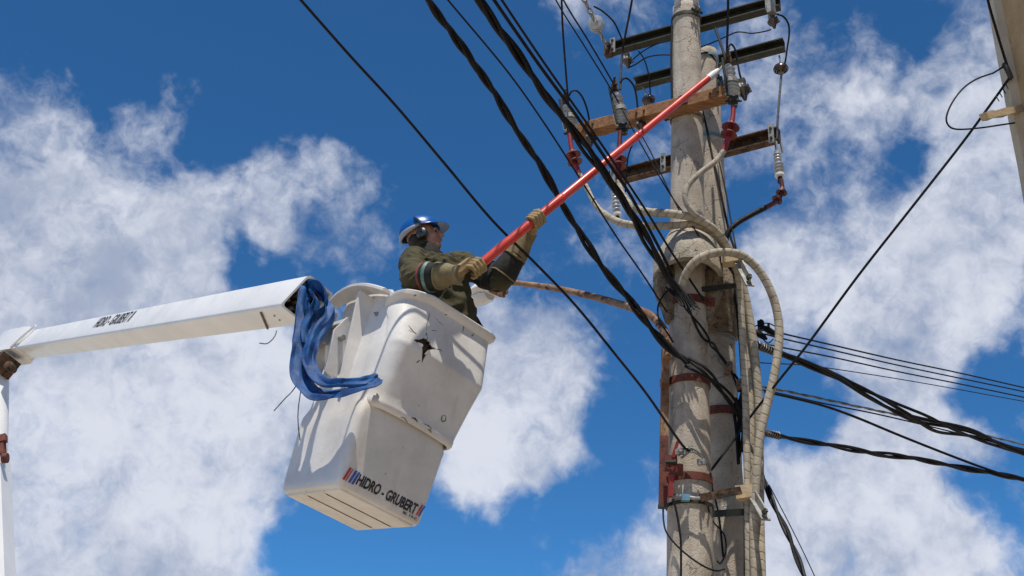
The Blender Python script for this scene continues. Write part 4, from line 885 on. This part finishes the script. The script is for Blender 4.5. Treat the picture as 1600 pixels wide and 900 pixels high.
for k in range(16):
    a_ = 2*math.pi*k/16+.15; r = {0: .095, 1: .042, 2: .05, 3: .038, 4: .098, 5: .046, 6: .048, 7: .058, 8: .115, 9: .048, 10: .046, 11: .066, 12: .125, 13: .044, 14: .056, 15: .045}[k]
    star.append((.18+r*math.cos(a_)*.85, .955+r*math.sin(a_)*.95))
mb = MB(); mb.loft([[Vector((x, -.2, z)) for x, z in star], [Vector((x, -.03, z)) for x, z in star]])
cme = mb.mesh('cut'); bm_ = bmesh.new(); bm_.from_mesh(cme); bmesh.ops.recalc_face_normals(bm_, faces=bm_.faces); bm_.to_mesh(cme); bm_.free()
co_ = bpy.data.objects.new('cut', cme); COL.objects.link(co_)
hm2 = evalmesh(hm, [('BOOLEAN', dict(operation='DIFFERENCE', object=co_, solver='EXACT'))], 'hood')
bpy.data.objects.remove(co_)
hood = bobj('hood', hm2, 'fibreglass_worn', fix=False)
# torn lips bent outwards round the hole
for k, (x, z) in enumerate(star[1::4]):
    cx, cz = .18, .955; d = Vector((x-cx, 0, z-cz)).normalized(); t_ = Vector((-d.z, 0, d.x)); 
    yF = -.101+(.0 if z < .915 else (z-.915)*.26); b0 = Vector((x, yF, z)); mb = MB()
    tip = b0-d*.008+Vector((0, -.010-.006*random.random(), 0))
    mb.add([b0+d*.016+t_*.024, b0+d*.016-t_*.022, tip+t_*.004, tip-t_*.006, b0+d*.016+t_*.02+Vector((0, .01, 0)), b0+d*.014-t_*.02+Vector((0, .01, 0))], [(0, 1, 3, 2), (0, 2, 4), (1, 5, 3), (2, 3, 5, 4), (0, 4, 5, 1)])
    bobj('torn_flap', mb, 'fibreglass_worn', hood)
mb = MB(); mb.box(Vector((.19, -.0205, .95)), ((1, 0, 0), (0, 1, 0), (0, 0, 1)), (.17, .006, .17)); bobj('inner_core', mb, 'raw_edge', hood)
# cracks: narrow slits let into the hood face
def facev(w):     # hood front face depth at height w
    return lerpt([(q[0], q[3]) for q in HT[:14]], w)[0]
def crack(pts, wd, name='crack'):
    mb = MB(); c = [Vector((u, facev(w)-.0012, w)) for u, w in pts]
    mb.tube(spline(c, 3), [wd*(.4+.6*abs(math.sin(k*1.7)))*(1-.8*abs(2*k/(3*(len(c)-1))-1)**2) for k in range(3*(len(c)-1)+1)], 5, flat=.35); bobj(name, mb, 'raw_edge', hood)
crack([(.10, .985), (.06, .995), (.03, 1.01)], .004)
crack([(.26, .97), (.285, .98), (.30, .975)], .004)
crack([(.175, .85), (.165, .835), (.16, .825)], .005)
crack([(.165, 1.05), (.158, 1.10), (.165, 1.15), (.16, 1.18)], .0035)
crack([(.21, 1.17), (.25, 1.155), (.28, 1.15)], .003)
crack([(.25, 1.09), (.22, 1.08), (.2, 1.07)], .003)
crack([(.43, 1.19), (.432, 1.22), (.428, 1.235)], .005)
crack([(.275, 1.225), (.285, 1.235), (.29, 1.238)], .005)
crack([(.50, 1.2), (.51, 1.21), (.512, 1.225)], .005)
for (u, w, l) in ((.20, .50, .06), (.27, .53, .05), (.36, .535, .07), (.40, .515, .03)): crack([(u, w), (u+l*.5, w+.004), (u+l, w-.006)], .0075 if l < .06 else .005)
bobj('drain_bung', MB().tube([Vector((.478+.016*math.cos(t), facev(.62)-.002, .625+.02*math.sin(t))) for t in [2*math.pi*k/16 for k in range(17)]], .0025, 5, caps=False), 'raw_edge', hood)
# left flange with ribs
def lp(v, w, out): return Vector((lerpt(TAB, w)[0]-out, v, w))
mb = MB(); rings = []
for k in range(25):
    t = k/24; v = .075+(.745-.075)*t; w = 1.205+.085*math.sin(math.pi*min(1, t*1.35+.05)*.62)-.02*max(0, t-.75)*4
    o = .02+.10*math.sin(math.pi*(.12+.8*t))**.6
    c = [(0.01, 0), (o, .004), (o+.014, -.006), (o+.012, -.022), (o-.004, -.018), (0.01, -.016)]
    rings.append([Vector((-.04-a, v, w+b)) for a, b in c])
mb.loft(rings); bobj('top_flange', mb, 'fibreglass')
def rib(v0, v1, w0, w1, o0, o1, th_=.012):
    mb = MB(); rings = []
    for k in range(9):
        t = k/8; v = v0+(v1-v0)*t; w = w0+(w1-w0)*t; o = o0+(o1-o0)*t
        rings.append([Vector((-.036, v-th_*1.6, w)), Vector((-.04-o, v-th_, w)), Vector((-.04-o, v+th_, w)), Vector((-.036, v+th_*1.6, w))])
    mb.loft(rings); return bobj('rib', mb, 'fibreglass')
rib(.27, .33, .64, 1.235, .045, .105); rib(.72, .73, .66, 1.21, .03, .06)
for (v, w) in ((.315, .79), (.20, 1.10), (.60, 1.02)):
    bobj('bolt', MB().lathe(Vector((-.04-.0, v, w)), (-1, 0, 0), [(.001, 0), (.013, 0), (.013, .012), (.006, .014), (.006, .024), (.001, .024)], 6), 'galvanised')
# hinge box and bracket to the boom
mb = MB()
for (v0, v1, w0, w1, o) in ((.40, .42, .68, 1.08, .13), (.62, .64, .70, 1.08, .13)):
    mb.loft([[Vector((-.036, v0, w0)), Vector((-.04-o*.7, v0, w0+.03)), Vector((-.04-o, v0, w1-.12)), Vector((-.04-o*.6, v0, w1)), Vector((-.036, v0, w1))], [Vector((-.036, v1, w0)), Vector((-.04-o*.7, v1, w0+.03)), Vector((-.04-o, v1, w1-.12)), Vector((-.04-o*.6, v1, w1)), Vector((-.036, v1, w1))]])
mb.box((-.055, .52, .69), ((1, 0, 0), (0, 1, 0), (0, 0, 1)), (.02, .12, .012)).box((-.075, .52, 1.07), ((1, 0, 0), (0, 1, 0), (0, 0, 1)), (.035, .12, .012))
bobj('hinge_box', mb, 'fibreglass')
bobj('hinge_pin', MB().lathe(Vector((-.115, .36, .93)), (0, 1, 0), [(.001, 0), (.018, 0), (.018, .32), (.001, .32)], 12), 'galvanised')
pe = toB(cE-bd*.1)
bobj('boom_bracket', MB().bar(Vector((-.115, .47, .93)), pe, .03, .09, (0, 0, 1)).bar(Vector((-.115, .57, .93)), pe+Vector((0, .05, 0)), .03, .09, (0, 0, 1)), 'galvanised')
# lettering on the lower front wall
wl = .038
def fv(u, w): return Vector((u, lerpt(TAB, w)[2]-.0025, w))
def bar_mark(u, m, w=wl, wd=.016, hh=.078, sl=.018):
    mb = MB(); a_ = [fv(u, w), fv(u+wd, w), fv(u+wd+sl, w+hh), fv(u+sl, w+hh)]; mb.loft([a_, [p-Vector((0, .001, 0)) for p in a_]]); bobj('stripe', mb, m)
for u, m in ((.012, 'red_print'), (.033, 'red_print'), (.052, 'blue_print'), (.074, 'blue_print')): bar_mark(u, m, wd=.014 if u != .033 else .006)
for u, m in ((.540, 'red_print'), (.557, 'blue_print')): bar_mark(u, m, wd=.011, hh=.07, w=.05)
def blet(body, width, height, u, w, m='black_print', **kw):
    o = fv(u, w); return lettering(body, width, height, BM@o, BR@Vector((1, 0, 0)), BR@Vector((0, -.005, 1)), m, bucket, **kw)
blet('HIDRO - GRUBERT', .440, .066, .10, .046, shear=.22, bold=.032)
blet('BL 13-C', .105, .016, .455, .022, bold=.01)

# ------------------------------------------------------------------ blue sling
th = thing('blue_sling', 'blue fabric sling knotted round the boom end and looped to the bucket', 'sling', P(478, 470, 6.45))
def strap(pts, wds, tw, r0, flat=.17):
    w = spline(px(pts), 10); n = len(w); k_ = 28; mb = MB(); rings = []; nv = Vector((0, 0, 1)); acc_ = 0; sd0 = random.random()*50
    for i, p in enumerate(w):
        t = i/(n-1)*(len(wds)-1); q = min(int(t), len(wds)-2); R = (wds[q]+(wds[q+1]-wds[q])*(t-q))*.84
        tg = (w[min(i+1, n-1)]-w[max(i-1, 0)]).normalized(); nv = (nv-tg*nv.dot(tg)).normalized(); b = tg.cross(nv)
        if i: acc_ += (p-w[i-1]).length
        a0 = r0+tw*acc_; X = nv*math.cos(a0)+b*math.sin(a0); Y_ = b*math.cos(a0)-nv*math.sin(a0); rg = []
        for j in range(k_):
            a = 2*math.pi*j/k_; x = math.cos(a); y = math.sin(a)*flat
            pl = .34*math.sin(x*4.2+acc_*4+sd0)*mnoise.noise(Vector((acc_*6, sd0, 1.5)))*1.6+.16*mnoise.noise(Vector((acc_*14, x*2.5, sd0)))    # pleats along the cloth
            e = 1+.12*mnoise.noise(Vector((acc_*11, sd0, 8)))
            rg.append(p+(X*x*e+Y_*(y+pl*(1-.3*abs(x))))*R)
        rings.append(rg)
    mb.loft(rings); obj('band', mb, 'strap_blue', th, sharp=24)
strap([(480, 446, 6.52), (474, 468, 6.42), (471, 500, 6.36), (467, 540, 6.3), (468, 575, 6.26), (476, 600, 6.22), (497, 616, 6.16), (530, 614, 6.08), (562, 605, 6.03), (584, 600, 6.03), (592, 592, 6.12)], [.05, .055, .05, .055, .075, .08, .075, .06, .055, .04, .03], .9, .5)
strap([(493, 452, 6.48), (508, 468, 6.42), (517, 482, 6.38), (514, 498, 6.34), (500, 515, 6.3), (488, 538, 6.26), (483, 560, 6.24), (490, 582, 6.18), (508, 598, 6.12), (540, 598, 6.06), (570, 596, 6.03), (590, 588, 6.13)], [.04, .055, .055, .05, .05, .045, .05, .045, .045, .04, .04, .03], 1.3, 1.2)
strap([(476, 452, 6.55), (488, 446, 6.44), (500, 452, 6.4), (510, 466, 6.38), (508, 484, 6.38), (494, 494, 6.36), (484, 488, 6.4), (480, 470, 6.44)], [.035, .05, .06, .06, .05, .055, .05, .03], 2.5, .2)
strap([(484, 455, 6.4), (494, 470, 6.36), (488, 490, 6.34), (478, 512, 6.32), (476, 535, 6.3)], [.03, .05, .045, .04, .02], 3, .9)
strap([(497, 450, 6.56), (488, 462, 6.6), (478, 480, 6.62), (474, 500, 6.56)], [.04, .06, .06, .03], 1, .4)
cable('loose_string', 'curly dark string hanging under the boom end', 'string', [(432, 517, 6.55), (430, 524, 6.5), (424, 532, 6.48), (416, 537, 6.47), (405, 536, 6.46)], .0035, 'rope_fibre')
cable('loose_string', 'dark string hanging off the lower left of the blue sling', 'string', [(466, 598, 6.25), (456, 612, 6.22), (446, 622, 6.2), (437, 632, 6.2), (428, 642, 6.2)], .0035, 'rope_fibre')
cable('loose_string', 'string dangling against the left wall of the bucket', 'string', [(470, 610, 6.3), (466, 640, 6.3), (466, 665, 6.3), (469, 688, 6.28)], .003, 'rope_fibre')

# ------------------------------------------------------------------ hot stick
S0, S1 = P(741, 421, 6.2), P(1122, 110, 6.92); sdir = (S1-S0).normalized(); SL = (S1-S0).length
stick = thing('hot_stick', 'long bright red insulating stick held up to the fuse cutout', 'insulating stick', S0)
obj('grip_section', MB().lathe(S0, sdir, [(.001, .004), (.028, .004), (.030, .008), (.030, SL*.30), (.031, SL*.302), (.031, SL*.315), (.028, SL*.318), (.001, SL*.318)], 20), 'stick_red', stick)
obj('upper_section', MB().lathe(S0, sdir, [(.001, SL*.31), (.0275, SL*.31), (.0275, SL*.62), (.0255, SL*.625), (.0245, SL*.955), (.001, SL*.955)], 20), 'stick_red', stick)
obj('joint_ring', MB().lathe(S0, sdir, [(.0276, SL*.615), (.0295, SL*.617), (.0295, SL*.628), (.0256, SL*.63)], 20), 'stick_red', stick)
obj('tip', MB().lathe(S0, sdir, [(.001, SL*.95), (.026, SL*.95), (.027, SL*.975), (.022, SL*.985), (.018, SL*1.0), (.001, SL*1.0)], 16), 'stick_tip', stick)
mb = MB().tube(spline([S1, S1+sdir*.04, S1+sdir*.07+UP*.015, S1+sdir*.06+UP*.045], 5), .009, 7); obj('hook', mb, 'galvanised', stick)

# ------------------------------------------------------------------ worker
base = Bp(.3, .34, .05)
person = thing('person', 'worker in olive jacket and blue helmet standing in the bucket holding the red stick', 'person', base)
shR, shL = P(640, 406, 6.53), P(722, 414, 6.76)
elR, wrR = P(648, 436, 6.34), P(712, 428, 6.17)
elL, wrL = P(781, 436, 6.52), P(826, 368, 6.46)
sax = (shL-shR); sax.z *= .5; sax.normalize(); fwd = sax.cross(UP).normalized()
if fwd.y > 0: fwd = -fwd
neck = P(667, 394, 6.65); chest = P(682, 428, 6.68); waist = P(694, 474, 6.74); hem = P(696, 516, 6.76)
hipc = Bp(.30, .36, .95); kneeL, kneeR = Bp(.38, .30, .5), Bp(.2, .4, .5); ftL, ftR = Bp(.4, .32, .06), Bp(.2, .44, .06)
hd = P(664, 371, 6.63)                      # head centre
hf = Vector((.93, -.16, .33)).normalized()  # looking right and up
hu = (UP-hf*UP.dot(hf)).normalized(); hs = hf.cross(hu)   # hs points to the far... side
if hs.y > 0: hs = -hs
def H(f, u, s): return hd+hf*f+hu*u+hs*s
# body: one continuous figure
mb = MB()
def tring(c, a, b, n=20): return [c+sax*a*math.cos(t)+fwd*b*math.sin(t) for t in [2*math.pi*k/n for k in range(n)]]
mb.loft([tring(hipc, .16, .11), tring(waist, .15, .10), tring(chest, .17, .115), tring(shR.lerp(shL, .5), .16, .09), tring(neck, .06, .06)])
mb.capsule(neck-UP*.05, H(-.02, -.05, 0), .062, .058)
for (a_, b_, c_) in ((shR, elR, wrR), (shL, elL, wrL)): mb.capsule(a_, b_, .055, .045); mb.capsule(b_, c_, .043, .03)
for (k_, f_, s_) in ((kneeL, ftL, .09), (kneeR, ftR, -.09)):
    mb.capsule(hipc+sax*s_, k_, .085, .06); mb.capsule(k_, f_+BR@Vector((0, 0, .05)), .055, .045); mb.capsule(f_+BR@Vector((0, 0, .0)), f_+fwd*.12, .04, .035)
mb.ellip(H(-.022, .03, 0), (hf, hs, hu), (.098, .077, .092), 20, 14)      # cranium
mb.ellip(H(.03, -.03, 0), (hf, hs, hu), (.066, .06, .088), 18, 12)        # face
mb.ellip(H(.055, -.088, 0), (hf, hs, hu), (.034, .036, .03), 14, 10)      # chin
mb.ellip(H(.0, -.075, 0), (hf, hs, hu), (.062, .058, .042), 14, 10)       # jaw
mb.capsule(H(.092, .012, 0), H(.113, -.03, 0), .009, .0155)               # nose
mb.ellip(H(.083, .022, 0), (hf, hs, hu), (.014, .048, .012), 14, 8)       # brow
mb.ellip(H(.086, -.058, 0), (hf, hs, hu), (.013, .024, .013), 12, 8)      # lips
for s_ in (1, -1):
    mb.ellip(H(.058, -.028, s_*.04), (hf, hs, hu), (.026, .02, .022), 12, 8)
    mb.ellip(H(-.012, -.02, s_*.077), (hf, hs, hu), (.02, .01, .03), 12, 8)
body = blob(mb, 'body', .0065, 3)
obj('body', body, 'skin', person, sharp=80, fix=False)
for s_ in (1, -1):
    obj('eye', MB().ellip(H(.083, .0, s_*.03), (hf, hs, hu), (.008, .013, .006), 10, 6), 'eye', person)
obj('mouth', MB().ellip(H(.097, -.057, 0), (hf, hs, hu), (.006, .02, .0035), 10, 6), 'lip', person)
mb = MB()
mb.ellip(H(-.055, -.02, 0), (hf, hs, hu), (.062, .08, .07), 16, 10); obj('hair', blob(mb, 'hair', .008, 2), 'hair', person, sharp=80, fix=False)
# dark balaclava collar round neck and jaw
mb = MB(); mb.lathe(H(-.02, -.14, 0), hu*.9+hf*.1, [(.085, -.05), (.09, 0), (.086, .03), (.078, .055), (.07, .05), (.07, -.05)], 20); obj('neck_gaiter', mb, 'jacket_dark', person)
# trousers
mb = MB(); mb.ellip(hipc, (sax, fwd, UP), (.19, .14, .16))
for (k_, f_, s_) in ((kneeL, ftL, .09), (kneeR, ftR, -.09)): mb.capsule(hipc+sax*s_, k_, .105, .08); mb.capsule(k_, f_+BR@Vector((0, 0, .06)), .08, .07)
obj('trousers', blob(mb, 'trousers', .016, 3), 'trousers', person, sharp=80, fix=False)
# jacket
mb = MB()
mb.loft([tring(hem-UP*.02, .205, .155), tring(hem+UP*.07, .215, .165), tring(waist, .205, .16), tring(waist.lerp(chest, .6), .205, .16), tring(chest, .205, .155), tring(shR.lerp(shL, .5)-UP*.01, .19, .12), tring(neck-UP*.02, .1, .1)])
mb.capsule(neck-UP*.03, neck+hu*.035-hf*.015, .095, .085)
mb.ellip(shR.lerp(shL, .5)-fwd*.06+UP*.01, (sax, fwd, UP), (.2, .1, .085))
mb.capsule(shR+sax*.03, elR, .092, .084); mb.capsule(elR, wrR.lerp(elR, .3), .084, .06)
mb.capsule(shL-sax*.04, elL, .09, .075); mb.capsule(elL, wrL.lerp(elL, .4), .074, .055)
ua, fa = (elR-shR).normalized(), (elL-shL).normalized()
def folds(p):
    e = .012*mnoise.fractal(Vector((p.x*9, p.y*9, p.z*9)), 1, 2, 2)
    q = p*5.0+Vector((mnoise.noise(p*6), mnoise.noise(p*6+Vector((5, 0, 0))), mnoise.noise(p*6+Vector((0, 7, 0)))))*.8
    r_ = 1-abs(mnoise.noise(Vector((q.x*2.0+q.z*1.0, q.y*1.2, q.z*2.8-q.x*1.4)))*2.2); return e+.016*max(0, r_)**1.5-.004
obj('jacket', blob(mb, 'jacket', .0085, 6, folds), 'jacket', person, sharp=80, fix=False)
mb = MB()      # open hem edge flap to the right
c = hem+sax*.21+fwd*.03; mb.loft([[c+UP*.1-sax*.02+fwd*.05, c+UP*.1-sax*.02-fwd*.09, c+UP*.1-sax*.035-fwd*.09, c+UP*.1-sax*.035+fwd*.05], [c+sax*.045+UP*.005+fwd*.06, c+sax*.04-UP*.0-fwd*.1, c+sax*.02-fwd*.1, c+sax*.02+fwd*.06]]); obj('hem_flap', mb, 'jacket_dark', person)
def sleeve_band(p, q, t0, t1, r0, r1, m, name):
    a_, b_ = p.lerp(q, t0), p.lerp(q, t1); d = b_-a_; L = d.length; mb = MB(); mb.lathe(a_, d, [(r0-.03, 0), (r0, 0), (r0+.004, L*.2), (r1+.004, L*.8), (r1, L), (r1-.03, L), (r0-.03, 0)], 26)
    vs = []
    for p_ in mb.v: q_ = Vector(p_); vs.append(tuple(q_+Vector((1, -1, 1))*.006*mnoise.noise(q_*14)))
    mb.v = vs; return obj(name, mb, m, person)
sleeve_band(elR, wrR, .24, .29, .093, .091, 'band_red', 'sleeve_stripe')
sleeve_band(elR, wrR, .29, .60, .092, .082, 'jacket_dark', 'sleeve_band')
sleeve_band(elR, wrR, .36, .44, .0935, .0905, 'band_silver', 'reflective_stripe')
sleeve_band(elR, wrR, .60, .65, .085, .08, 'cuff', 'band_edge')
sleeve_band(shL, elL, .55, .98, .092, .088, 'jacket_dark', 'sleeve_band')
sleeve_band(elL, wrL, .05, .48, .088, .075, 'jacket_dark', 'sleeve_band')
sleeve_band(elL, wrL, .47, .52, .079, .077, 'cuff', 'band_edge')
sleeve_band(elL, wrL, .06, .09, .09, .088, 'cuff', 'band_edge')
# glove gauntlets and gloves
def gauntlet(p, q, t0, r0, r1):
    a_ = p.lerp(q, t0); d = q-a_; L = d.length; mb = MB(); mb.lathe(a_, d, [(r0-.012, .004), (r0, 0), (r0*.98, L*.3), (r1*1.06, L*.7), (r1, L), (r1*.9, L+.03), (.001, L+.03)], 24)
    vs = []
    for p_ in mb.v: q_ = Vector(p_); vs.append(tuple(q_+Vector((1, -1, 1))*.008*mnoise.noise(q_*18)))
    mb.v = vs; obj('gauntlet', mb, 'cuff', person)
gauntlet(elR, wrR, .63, .08, .056); gauntlet(elL, wrL, .52, .076, .05)
def glove(c, wrist, name, flip=1, R=.030):
    w_ = wrist-c; w_ = (w_-sdir*w_.dot(sdir)).normalized(); t_ = sdir.cross(w_)*flip; mb = MB()
    pc = c+w_*(R+.020)
    mb.ellip(pc+t_*.002, (sdir, t_, w_), (.050, .040, .026), 18, 12)
    mb.capsule(pc, wrist, .036, .042); mb.capsule(pc+sdir*.02, wrist+sdir*.008, .03, .034)
    arc = lambda a_, rr_, s_: c+sdir*s_+(w_*math.cos(a_)+t_*math.sin(a_))*rr_
    for k, (s_, L, fr) in enumerate(((-.040, 215, .0118), (-.0145, 240, .0132), (.0115, 245, .0136), (.0375, 230, .013))):
        angs = [35, 80, 125, 170, 35+L*.85, 35+L]; pts = [arc(rad(a_), R+.013+(.006 if a_ in (80, 170) else 0), s_+.004*(k-1.5)*(1-a_/250)) for a_ in angs]
        for i in range(len(pts)-1): mb.capsule(pts[i], pts[i+1], fr*(1.08-.06*i), fr*(1.02-.06*i), 10)
    th_ = [arc(rad(a_), R+.015, s_) for a_, s_ in ((-25, .018), (-70, .034), (-115, .044), (-160, .05))]
    for i in range(3): mb.capsule(th_[i], th_[i+1], .0155-.0015*i, .0145-.0015*i, 10)
    me = blob(mb, name, .0042, 1, lambda p: .0015*mnoise.noise(p*35)); obj(name, me, 'leather', person, sharp=80, fix=False)
c1 = S0+sdir*.01
tt = min([k/400 for k in range(400)], key=lambda t: abs((CM.transposed()@(S0.lerp(S1, t)-CP)).x/-(CM.transposed()@(S0.lerp(S1, t)-CP)).z*FPX+800-836)); c2 = S0.lerp(S1, tt)
glove(c1, wrR, 'glove', 1); glove(c2, wrL, 'glove', -1)
# helmet
def helm_r(a_):    # dome plan radius: slightly longer than wide
    return .135 if True else 0
hc = H(-.02, .045, 0); mb = MB(); rings = []; n = 36
for k in range(13):
    th_ = math.pi/2*k/12; zz = .115*math.sin(th_); s_ = math.cos(th_)**.85 if k < 12 else .02
    rings.append([hc+hu*(zz-.004)+hf*(.142*s_*math.cos(a_)-.004)+hs*.116*s_*math.sin(a_)+hu*(.006*max(0, math.cos(4*a_))*s_*(k > 1)) for a_ in [2*math.pi*j/n for j in range(n)]])
inner = [[p+(hc-p)*.05-hu*.0 for p in rings[0]], [p+(hc+hu*.02-p)*.12 for p in rings[4]], [p+(hc-p)*.1 for p in rings[8]], [p+(hc-p)*.1 for p in rings[11]]]
mb.loft(list(reversed(inner))+rings); helmet = obj('helmet', mb, 'helmet_blue', person)
mb = MB(); rings = []         # front peak
for j in range(17):
    a_ = -1.25+2.5*j/16; e = math.cos(a_*1.25)**.8 if abs(a_*1.25) < 1.57 else 0
    p0 = hc+hf*(.138*math.cos(a_)-.004)+hs*.113*math.sin(a_); p1_ = p0+(hf*.062-hu*.016)*max(.02, e)
    rings.append([p0+hu*.006, p1_+hu*.003, p1_-hu*.004, p0-hu*.008])
mb.loft(rings); obj('peak', mb, 'helmet_blue', helmet)
mb = MB(); rings = []
for j in range(13):
    t = -.9+1.8*j/12; rings.append([hc+hu*(.111*math.cos(t)+dz)+hf*(.139*math.sin(t)-.004)+hs*dx for dx, dz in ((-.014, -.006), (-.01, .008), (.01, .008), (.014, -.006))])
mb.loft(rings); obj('crown_ridge', mb, 'helmet_blue', helmet)
mb = MB(); rings = []         # pale rear rim
for j in range(21):
    a_ = math.pi*.5+math.pi*1.0*j/20-.15; c_ = hc+hf*(.140*math.cos(a_)-.004)+hs*.114*math.sin(a_); out = (c_-hc).normalized(); h_ = .034*math.sin(math.pi*min(1, (j+1)/16))**.7 if j < 16 else .01
    rings.append([c_+out*.002+hu*.004, c_+out*.006-hu*h_*.5, c_+out*.0-hu*h_, c_-out*.008-hu*h_, c_-out*.006])
mb.loft(rings); obj('rear_rim', mb, 'helmet_grey', helmet)
for s_ in (1, -1):
    e0 = H(-.005, -.022, s_*.088)
    mf = obj('ear_muff', MB().lathe(e0-hs*s_*.012, hs*s_, [(.028, -.004), (.036, 0), (.039, .012), (.038, .028), (.032, .04), (.018, .046), (.001, .047)], 24, sx=1.0), 'muff_black', helmet)
    mb = MB().tube(spline([e0+hs*s_*.03, e0+hu*.05+hs*s_*.036+hf*.012, hc+hu*.02+hs*s_*.122+hf*.015, hc+hu*.05+hs*s_*.108+hf*.0], 6), [.011]*8+[.016]*11, 8, flat=.6); obj('muff_arm', mb, 'muff_black', helmet)
mb = MB().tube(spline([H(-.02, -.035, .075), H(.02, -.085, .062), H(.055, -.118, .02), H(.055, -.118, -.02), H(.02, -.085, -.062)], 6), .006, 6, flat=.5); obj('chin_strap', mb, 'muff_black', helmet)

# ------------------------------------------------------------------ look-alikes belong together
GROUPS = {'overhead_wire': 'thin overhead wires', 'jumper_wire': 'jumper wires between the crossarms', 'ground_wire': 'wires running down the poles', 'stay_wire': 'thin stay wires', 'cable_bundle': 'black cable bundles',
 'service_cable': 'black service cables on the poles', 'overhead_cable': 'single black overhead cables', 'loose_string': 'loose strings by the bucket', 'concrete_pole': 'concrete utility poles', 'concrete_collar': 'concrete collars on the poles',
 'flat_bar': 'flat steel bars between poles and cables', 'spiral_grip': 'spiral cable grips', 'wire_connector': 'black wire connectors'}
for o in list(COL.objects):
    k = o.name.split('.')[0]
    if o.parent is None and k in GROUPS and 'group' not in o: o['group'] = GROUPS[k]
